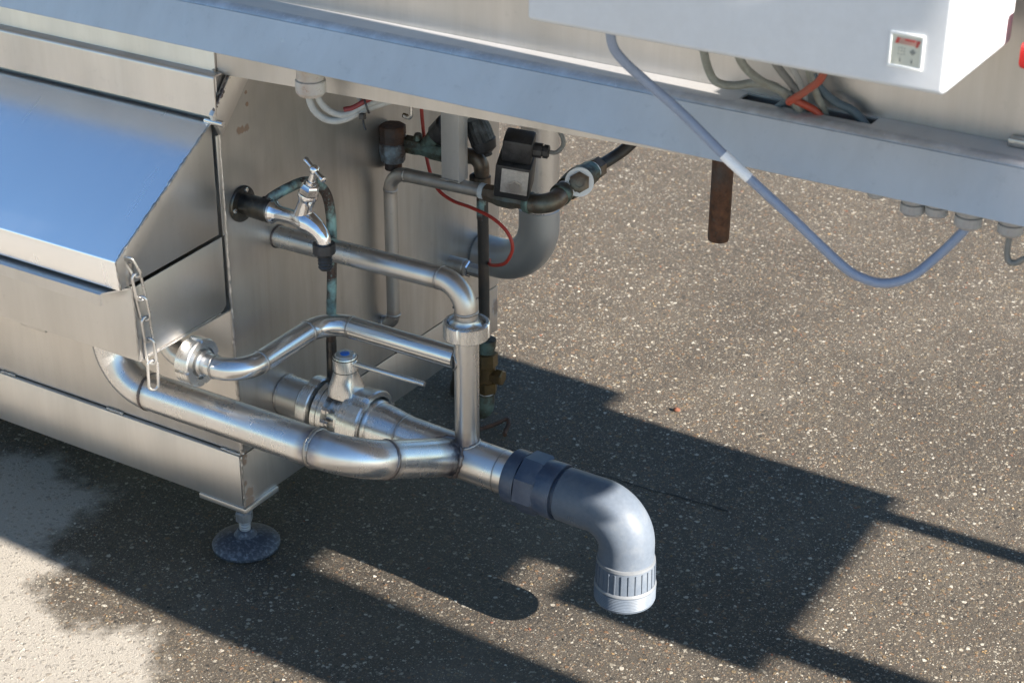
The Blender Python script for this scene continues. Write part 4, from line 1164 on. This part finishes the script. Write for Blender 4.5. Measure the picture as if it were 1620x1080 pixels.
dp = thing('down_pipe', 'thin dark pipe dropping from behind the post to a brass union near the ground', 'pipe', (0.19, 0.445, 0.1))
path, _ = fillet([(0.124, 0.440, 0.619), (0.184, 0.444, 0.622), (0.1855, 0.445, 0.580)], [0.018], 12)
G().add(*sweep(path, [0.0135] * (len(path) - 1) + [0.0125], 22)).link('elbow', M_BROWN, dp)
G().add(*lathe((0.1855, 0.445, 0.590), (0, 0, -1), [(0, 0.0125), (0.001, 0.0150), (0.014, 0.0150), (0.015, 0.0138), (0.020, 0.0142), (0.022, 0.0125)], 20)).link('union_ring', M_BROWN, dp)
G().add(*box((0.168, 0.43, 0.575), (0.178, 0.446, 0.594), 0.003)).link('lug', M_DARK, dp)
G().add(*sweep([(0.1856, 0.445, 0.572), (0.1862, 0.445, 0.545), (0.1870, 0.445, 0.50), (0.1885, 0.445, 0.40), (0.1895, 0.445, 0.270)], 0.0098, 18)).link('tube', M_HOSE, dp)
G().add(*lathe((0.1858, 0.445, 0.562), (0.002, 0, -1), [(0, 0.0102), (0.05, 0.0102)], 18)).link('stained_sleeve', M_COPPER, dp)
bx, by = 0.1935, 0.445
G().add(*lathe((bx, by, 0.285), (0, 0, -1), [(0, 0.0120), (0.002, 0.0175), (0.016, 0.0170), (0.022, 0.0150), (0.030, 0.0150)], 24)).link('upper_socket', M_VERD, dp)
G().add(*lathe((bx, by, 0.258), (0, 0, -1), [(0, 0.0170), (0.002, 0.0205), (0.026, 0.0205), (0.028, 0.0175)], 6, phase=0.4)).link('hex_nut', M_BRASS, dp)
G().add(*lathe((bx, by, 0.231), (0, 0, -1), [(0, 0.0165), (0.020, 0.0160), (0.030, 0.0165)], 24)).link('centre_body', M_BRASS, dp)
G().add(*lathe((bx + 0.010, by, 0.214), (1, 0.1, -0.02), [(0, 0.0120), (0.010, 0.0120), (0.0105, 0.0150), (0.022, 0.0150), (0.024, 0.0125)], 6)).link('side_plug', M_BRASS, dp)
G().add(*lathe((bx, by, 0.202), (0, 0, -1), [(0, 0.0175), (0.002, 0.0205), (0.022, 0.0205), (0.024, 0.0165)], 6, phase=0.1)).link('hex_nut', M_BRASS, dp)
G().add(*lathe((bx, by, 0.179), (0, 0, -1), [(0, 0.0145), (0.008, 0.0140), (0.009, 0.0150)], 24)).link('tape_wrap', M_TAPE, dp)
path, _ = fillet([(bx, by, 0.176), (bx, by, 0.132), (bx - 0.055, by + 0.015, 0.128)], [0.025], 12)
G().add(*sweep(path, 0.0150, 22)).link('lower_elbow', M_VERD, dp)

# red cable loop
rc = thing('red_cable', 'thin red cable dropping behind the valves and looping round to the down pipe', 'cable', (0.15, 0.45, 0.55))
G().add(*sweep(catmull([(0.048, 0.462, 0.80), (0.052, 0.460, 0.70), (0.060, 0.455, 0.640), (0.070, 0.452, 0.585), (0.090, 0.448, 0.547), (0.125, 0.442, 0.533), (0.175, 0.428, 0.535), (0.222, 0.420, 0.5295), (0.252, 0.42, 0.510), (0.262, 0.42, 0.4840), (0.251, 0.42, 0.457), (0.233, 0.425, 0.444), (0.205, 0.440, 0.432), (0.19, 0.46, 0.43)], 8), 0.0031, 12)).link('sheath', M_CABLE_R, rc)

# grey waste pipe at the back
wp = thing('waste_pipe', 'grey metal waste pipe curving out of the tank end wall and up behind the beam', 'pipe', (0.13, 0.72, 0.4))
path, _ = fillet([(-0.001, 0.722, 0.300), (0.134, 0.722, 0.300), (0.134, 0.722, 0.423)], [0.088], 18)
G().add(*sweep(path, 0.0385, 40)).link('bend', steel('dull_bend_steel', base=(0.42, 0.42, 0.42), rough=0.42, brush=(60, 60, 60), bstr=0.06, stain=0.3, metal=0.7), wp)
G().add(*lathe((0.134, 0.722, 0.4225), (0, 0, 1), [(0, 0.0380), (0.001, 0.0362), (0.48, 0.0362)], 40)).link('straight', M_PIPE_M, wp)
G().add(*bead_ring((0.0015, 0.722, 0.300), (1, 0, 0), 0.0388, 0.0022, 44, 91)).link('seal', M_PVC_L, wp)

sb = thing('wall_stub', 'short steel stub with chromed hex nut on the tank end wall beside the down pipe', 'pipe stub', (0.02, 0.62, 0.325))
G().add(*lathe((0.0, 0.622, 0.3145), (1, 0, 0), [(0, 0.0165), (0.033, 0.0165), (0.035, 0.0150)], 26)).link('stub', M_PIPE_D, sb)
G().add(*lathe((0.0355, 0.622, 0.3145), (1, 0, 0), [(0, 0.0145), (0.001, 0.0170), (0.007, 0.0170), (0.009, 0.0145)], 6)).link('hex_nut', M_CHROME, sb)
G().add(*lathe((0.045, 0.622, 0.3145), (1, 0, 0), [(0, 0.0125), (0.03, 0.0125), (0.032, 0.011)], 8)).link('probe', M_PIPE_D, sb)

hg = thing('hanging_pipe', 'rusty brown open pipe stub hanging below the beam over the asphalt', 'pipe', (0.74, 0.2, 0.70))
G().add(*lathe((0.7385, 0.20, 0.692), (0, 0, 1), [(0.006, 0.0118), (0.0, 0.0122), (0.0, 0.0146), (0.003, 0.0152), (0.215, 0.0152)], 28)).link('tube', M_RUST, hg)

# ------------------------------------------------------------------ glands and cables
gl_lab = ['white nylon cable gland under the beam beside the tank, holding the pale cables',
          'grey cable gland barely showing under the beam, leftmost of the row at the right',
          'grey cable gland under the beam, second from left in the right-hand row',
          'grey cable gland under the beam, third from left in the right-hand row',
          'grey cable gland under the beam that the blue-grey cable enters',
          'grey cable gland at the right edge of the picture with a thin grey cable']
def gland(x, y, ztop, r, h, mat, lab):
    t = thing('cable_gland', lab, 'cable gland', (x, y, ztop - h), 'cable glands under the beam')
    G().add(*lathe((x, y, ztop), (0, 0, -1), [(0, r * 0.92), (h * 0.5, r * 0.92), (h * 0.52, r * 0.86)], 24)).link('neck', mat, t)
    G().add(*lathe((x, y, ztop - h * 0.52), (0, 0, -1), [(0, r * 0.9), (0.001, r * 1.02), (h * 0.36, r * 1.02), (h * 0.48, r * 0.8), (h * 0.5, r * 0.6)], 12)).link('cap_nut', mat, t)
    return t
gland(0.2085, -0.034, 0.9226, 0.0215, 0.048, M_NYLON, gl_lab[0])
gx_ = [(1.0425, 0.0095, 0.019), (1.0885, 0.0145, 0.030), (1.1172, 0.0132, 0.026), (1.1555, 0.0160, 0.031), (1.2045, 0.0148, 0.029)]
for (x, r, h), lb in zip(gx_, gl_lab[1:]):
    gland(x, -0.034, 0.9226, r, h, M_GLAND, lb)

bc = thing('blue_cable', 'blue-grey cable with white sleeve sagging from the white cabinet to a beam gland', 'cable', (1.0, -0.12, 0.95))
cpts = [(0.7725, -0.205, 1.125), (0.7744, -0.20, 1.0885), (0.7835, -0.19, 1.0674), (0.8015, -0.17, 1.0416), (0.8429, -0.15, 1.0027), (0.8974, -0.14, 0.9565), (0.9246, -0.135, 0.9356), (0.9728, -0.12, 0.8938), (1.0323, -0.10, 0.8396), (1.0572, -0.09, 0.8241), (1.081, -0.08, 0.8196), (1.107, -0.07, 0.8302), (1.1277, -0.05, 0.8518), (1.1474, -0.040, 0.879), (1.1550, -0.035, 0.8930), (1.1555, -0.034, 0.91)]
cpth = catmull(cpts, 10)
G().add(*sweep(cpth, 0.0057, 16)).link('sheath', M_CABLE_B, bc)
i0 = min(range(len(cpth)), key=lambda i: (cpth[i] - Vector((0.8907, -0.1405, 0.9620))).length)
i1 = min(range(len(cpth)), key=lambda i: (cpth[i] - Vector((0.9254, -0.135, 0.9350))).length)
G().add(*sweep(cpth[i0:i1 + 1], 0.0063, 18)).link('sleeve', M_SLEEVE, bc)

def cable(name, label, pts, r, mat, seg=8):
    P = [Vector(p) for p in pts]
    t = thing(name, label, 'cable', P[0])
    G().add(*sweep(catmull(P, seg), r * 0.88, 12)).link('sheath', mat, t)
    return t
cable('pale_cable', 'pale cable leaving the white nylon gland, lower of the two hanging loops', [(0.2075, -0.036, 0.885), (0.2035, -0.032, 0.866), (0.2070, -0.024, 0.846), (0.2200, -0.012, 0.8330), (0.2370, 0.002, 0.8330), (0.2600, 0.024, 0.846), (0.29, 0.05, 0.858), (0.34, 0.10, 0.872)], 0.0058, M_CABLE_W)
cable('pale_cable', 'pale cable leaving the white nylon gland, upper of the two hanging loops', [(0.2130, -0.028, 0.885), (0.2130, -0.024, 0.868), (0.2190, -0.016, 0.852), (0.2310, -0.004, 0.8415), (0.2440, 0.008, 0.8415), (0.262, 0.024, 0.8535), (0.30, 0.055, 0.866), (0.35, 0.11, 0.878)], 0.0055, M_CABLE_W)
cable('dull_red_cable', 'dark red cable bundled with the pale cables beside the black tie', [(0.236, 0.004, 0.8465), (0.248, 0.012, 0.850), (0.262, 0.022, 0.8600), (0.28, 0.036, 0.870), (0.31, 0.06, 0.89)], 0.0046, M_CABLE_D)
cable('pale_cable', 'short pale cable curl behind the bundle under the beam', [(0.252, 0.03, 0.880), (0.244, 0.03, 0.862), (0.252, 0.032, 0.850), (0.272, 0.036, 0.852), (0.31, 0.07, 0.862)], 0.0045, M_CABLE_W)
tie = thing('cable_tie', 'black cable tie round the pale and red cables under the beam', 'cable tie', (0.264, 0.02, 0.84))
G().add(*bead_ring((0.2615, 0.0235, 0.853), (0.75, 0.62, 0.25), 0.0125, 0.0016, 24, 5, 0.0)).link('loop', M_BLACK, tie)
G().add(*box((0.260, 0.006, 0.836), (0.268, 0.014, 0.8445), 0.001)).link('head', M_BLACK, tie)
G().add(*sweep([(0.264, 0.010, 0.838), (0.267, 0.008, 0.830), (0.2715, 0.006, 0.8225)], 0.0018, 8)).link('tail', M_BLACK, tie)
rod = thing('bent_rod', 'thin bent steel rod hook just above the rusty fitting', 'rod', (0.1, 0.35, 0.7))
pth2, _ = fillet([(0.093, 0.352, 0.7065), (0.109, 0.350, 0.7030), (0.1115, 0.350, 0.870)], [0.008], 8)
G().add(*sweep(pth2, 0.0034, 12)).link('rod', M_POLISH, rod)
G().add(*lathe((0.091, 0.353, 0.7065), (1, 0, -0.1), [(0, 0.0042), (0.007, 0.0042)], 12)).link('tip', M_BRASS, rod)

# cable bundle between cabinet and beam slot
cable('grey_cable', 'grey-green cable looping from the cabinet base to the bundle, leftmost one', [(0.8310, -0.10, 1.116), (0.8290, -0.075, 1.058), (0.8265, -0.052, 1.0255), (0.8340, -0.044, 1.0095), (0.852, -0.036, 1.0060), (0.878, -0.03, 1.0120), (0.905, -0.03, 1.012), (0.93, -0.022, 0.99), (0.94, -0.012, 0.962)], 0.0058, M_CABLE_G)
cable('grey_cable', 'grey-green cable arching from the cabinet base through the middle of the bundle', [(0.880, -0.12, 1.116), (0.888, -0.10, 1.062), (0.8975, -0.065, 1.030), (0.9196, -0.042, 1.0125), (0.932, -0.03, 0.996), (0.940, -0.015, 0.970), (0.945, -0.01, 0.95)], 0.0058, M_CABLE_G)
cable('grey_cable', 'dark grey cable in the bundle behind the orange one', [(0.905, -0.10, 1.116), (0.915, -0.07, 1.060), (0.927, -0.04, 1.024), (0.936, -0.022, 1.000), (0.944, -0.008, 0.965)], 0.0052, M_CABLE_GR)
cable('grey_cable', 'pale grey cable dropping straight from cabinet into the beam slot', [(0.928, -0.09, 1.116), (0.931, -0.06, 1.06), (0.936, -0.035, 1.026), (0.938, -0.02, 1.00), (0.940, -0.01, 0.96)], 0.0048, M_CABLE_W)
cable('grey_cable', 'grey cable in the bundle at the right of the orange one', [(0.955, -0.09, 1.116), (0.954, -0.055, 1.05), (0.957, -0.028, 1.01), (0.962, -0.012, 0.985), (0.966, -0.006, 0.955)], 0.0050, M_CABLE_G)
cable('orange_cable', 'orange-red cable crossing the front of the cable bundle', [(1.005, -0.13, 1.116), (0.990, -0.10, 1.062), (0.957, -0.062, 1.0265), (0.930, -0.043, 1.0035), (0.925, -0.030, 0.997)], 0.0052, M_CABLE_O)
cable('orange_cable', 'orange-red cable end slanting down into the beam slot', [(0.930, -0.034, 1.0015), (0.942, -0.028, 0.9965), (0.956, -0.023, 0.9885), (0.968, -0.018, 0.972), (0.978, -0.012, 0.952)], 0.0052, M_CABLE_O)
cable('teal_cable', 'teal cable dropping steeply into the beam slot under the bundle', [(0.926, -0.032, 1.010), (0.928, -0.028, 0.998), (0.934, -0.020, 0.980), (0.938, -0.014, 0.952)], 0.0052, M_CABLE_T)
cable('grey_cable', 'slate grey cable lying low across the left end of the beam slot', [(0.925, -0.030, 1.002), (0.905, -0.020, 0.985), (0.890, -0.022, 0.970), (0.872, -0.03, 0.955)], 0.0042, M_CABLE_T)
cable('conduit', 'slate grey conduit sloping down along the trough wall to the right of the bundle', [(0.945, -0.018, 1.030), (0.9565, -0.016, 1.014), (0.975, -0.013, 1.0015), (0.998, -0.010, 0.9925), (1.02, -0.010, 0.972)], 0.0060, M_CABLE_T)
cable('thin_grey_cable', 'thin grey cable hooking out of the gland at the right picture edge', [(1.2045, -0.034, 0.905), (1.2045, -0.034, 0.885), (1.2050, -0.034, 0.868), (1.2100, -0.034, 0.8600), (1.218, -0.034, 0.8620), (1.225, -0.034, 0.8680), (1.240, -0.034, 0.872), (1.28, -0.03, 0.875)], 0.0042, M_CABLE_GR)

# twig-like rusty wire on the ground behind the riser
wr = thing('rusty_wire', 'bent rusty wire lying on the shaded asphalt behind the riser', 'wire', (0.1, 0.6, 0.0))
G().add(*sweep(catmull([(0.055, 0.53, 0.004), (0.085, 0.565, 0.006), (0.110, 0.60, 0.010), (0.125, 0.625, 0.016), (0.135, 0.615, 0.012), (0.140, 0.595, 0.007), (0.146, 0.585, 0.006)], 8), 0.0042, 10)).link('wire', M_RUST, wr)
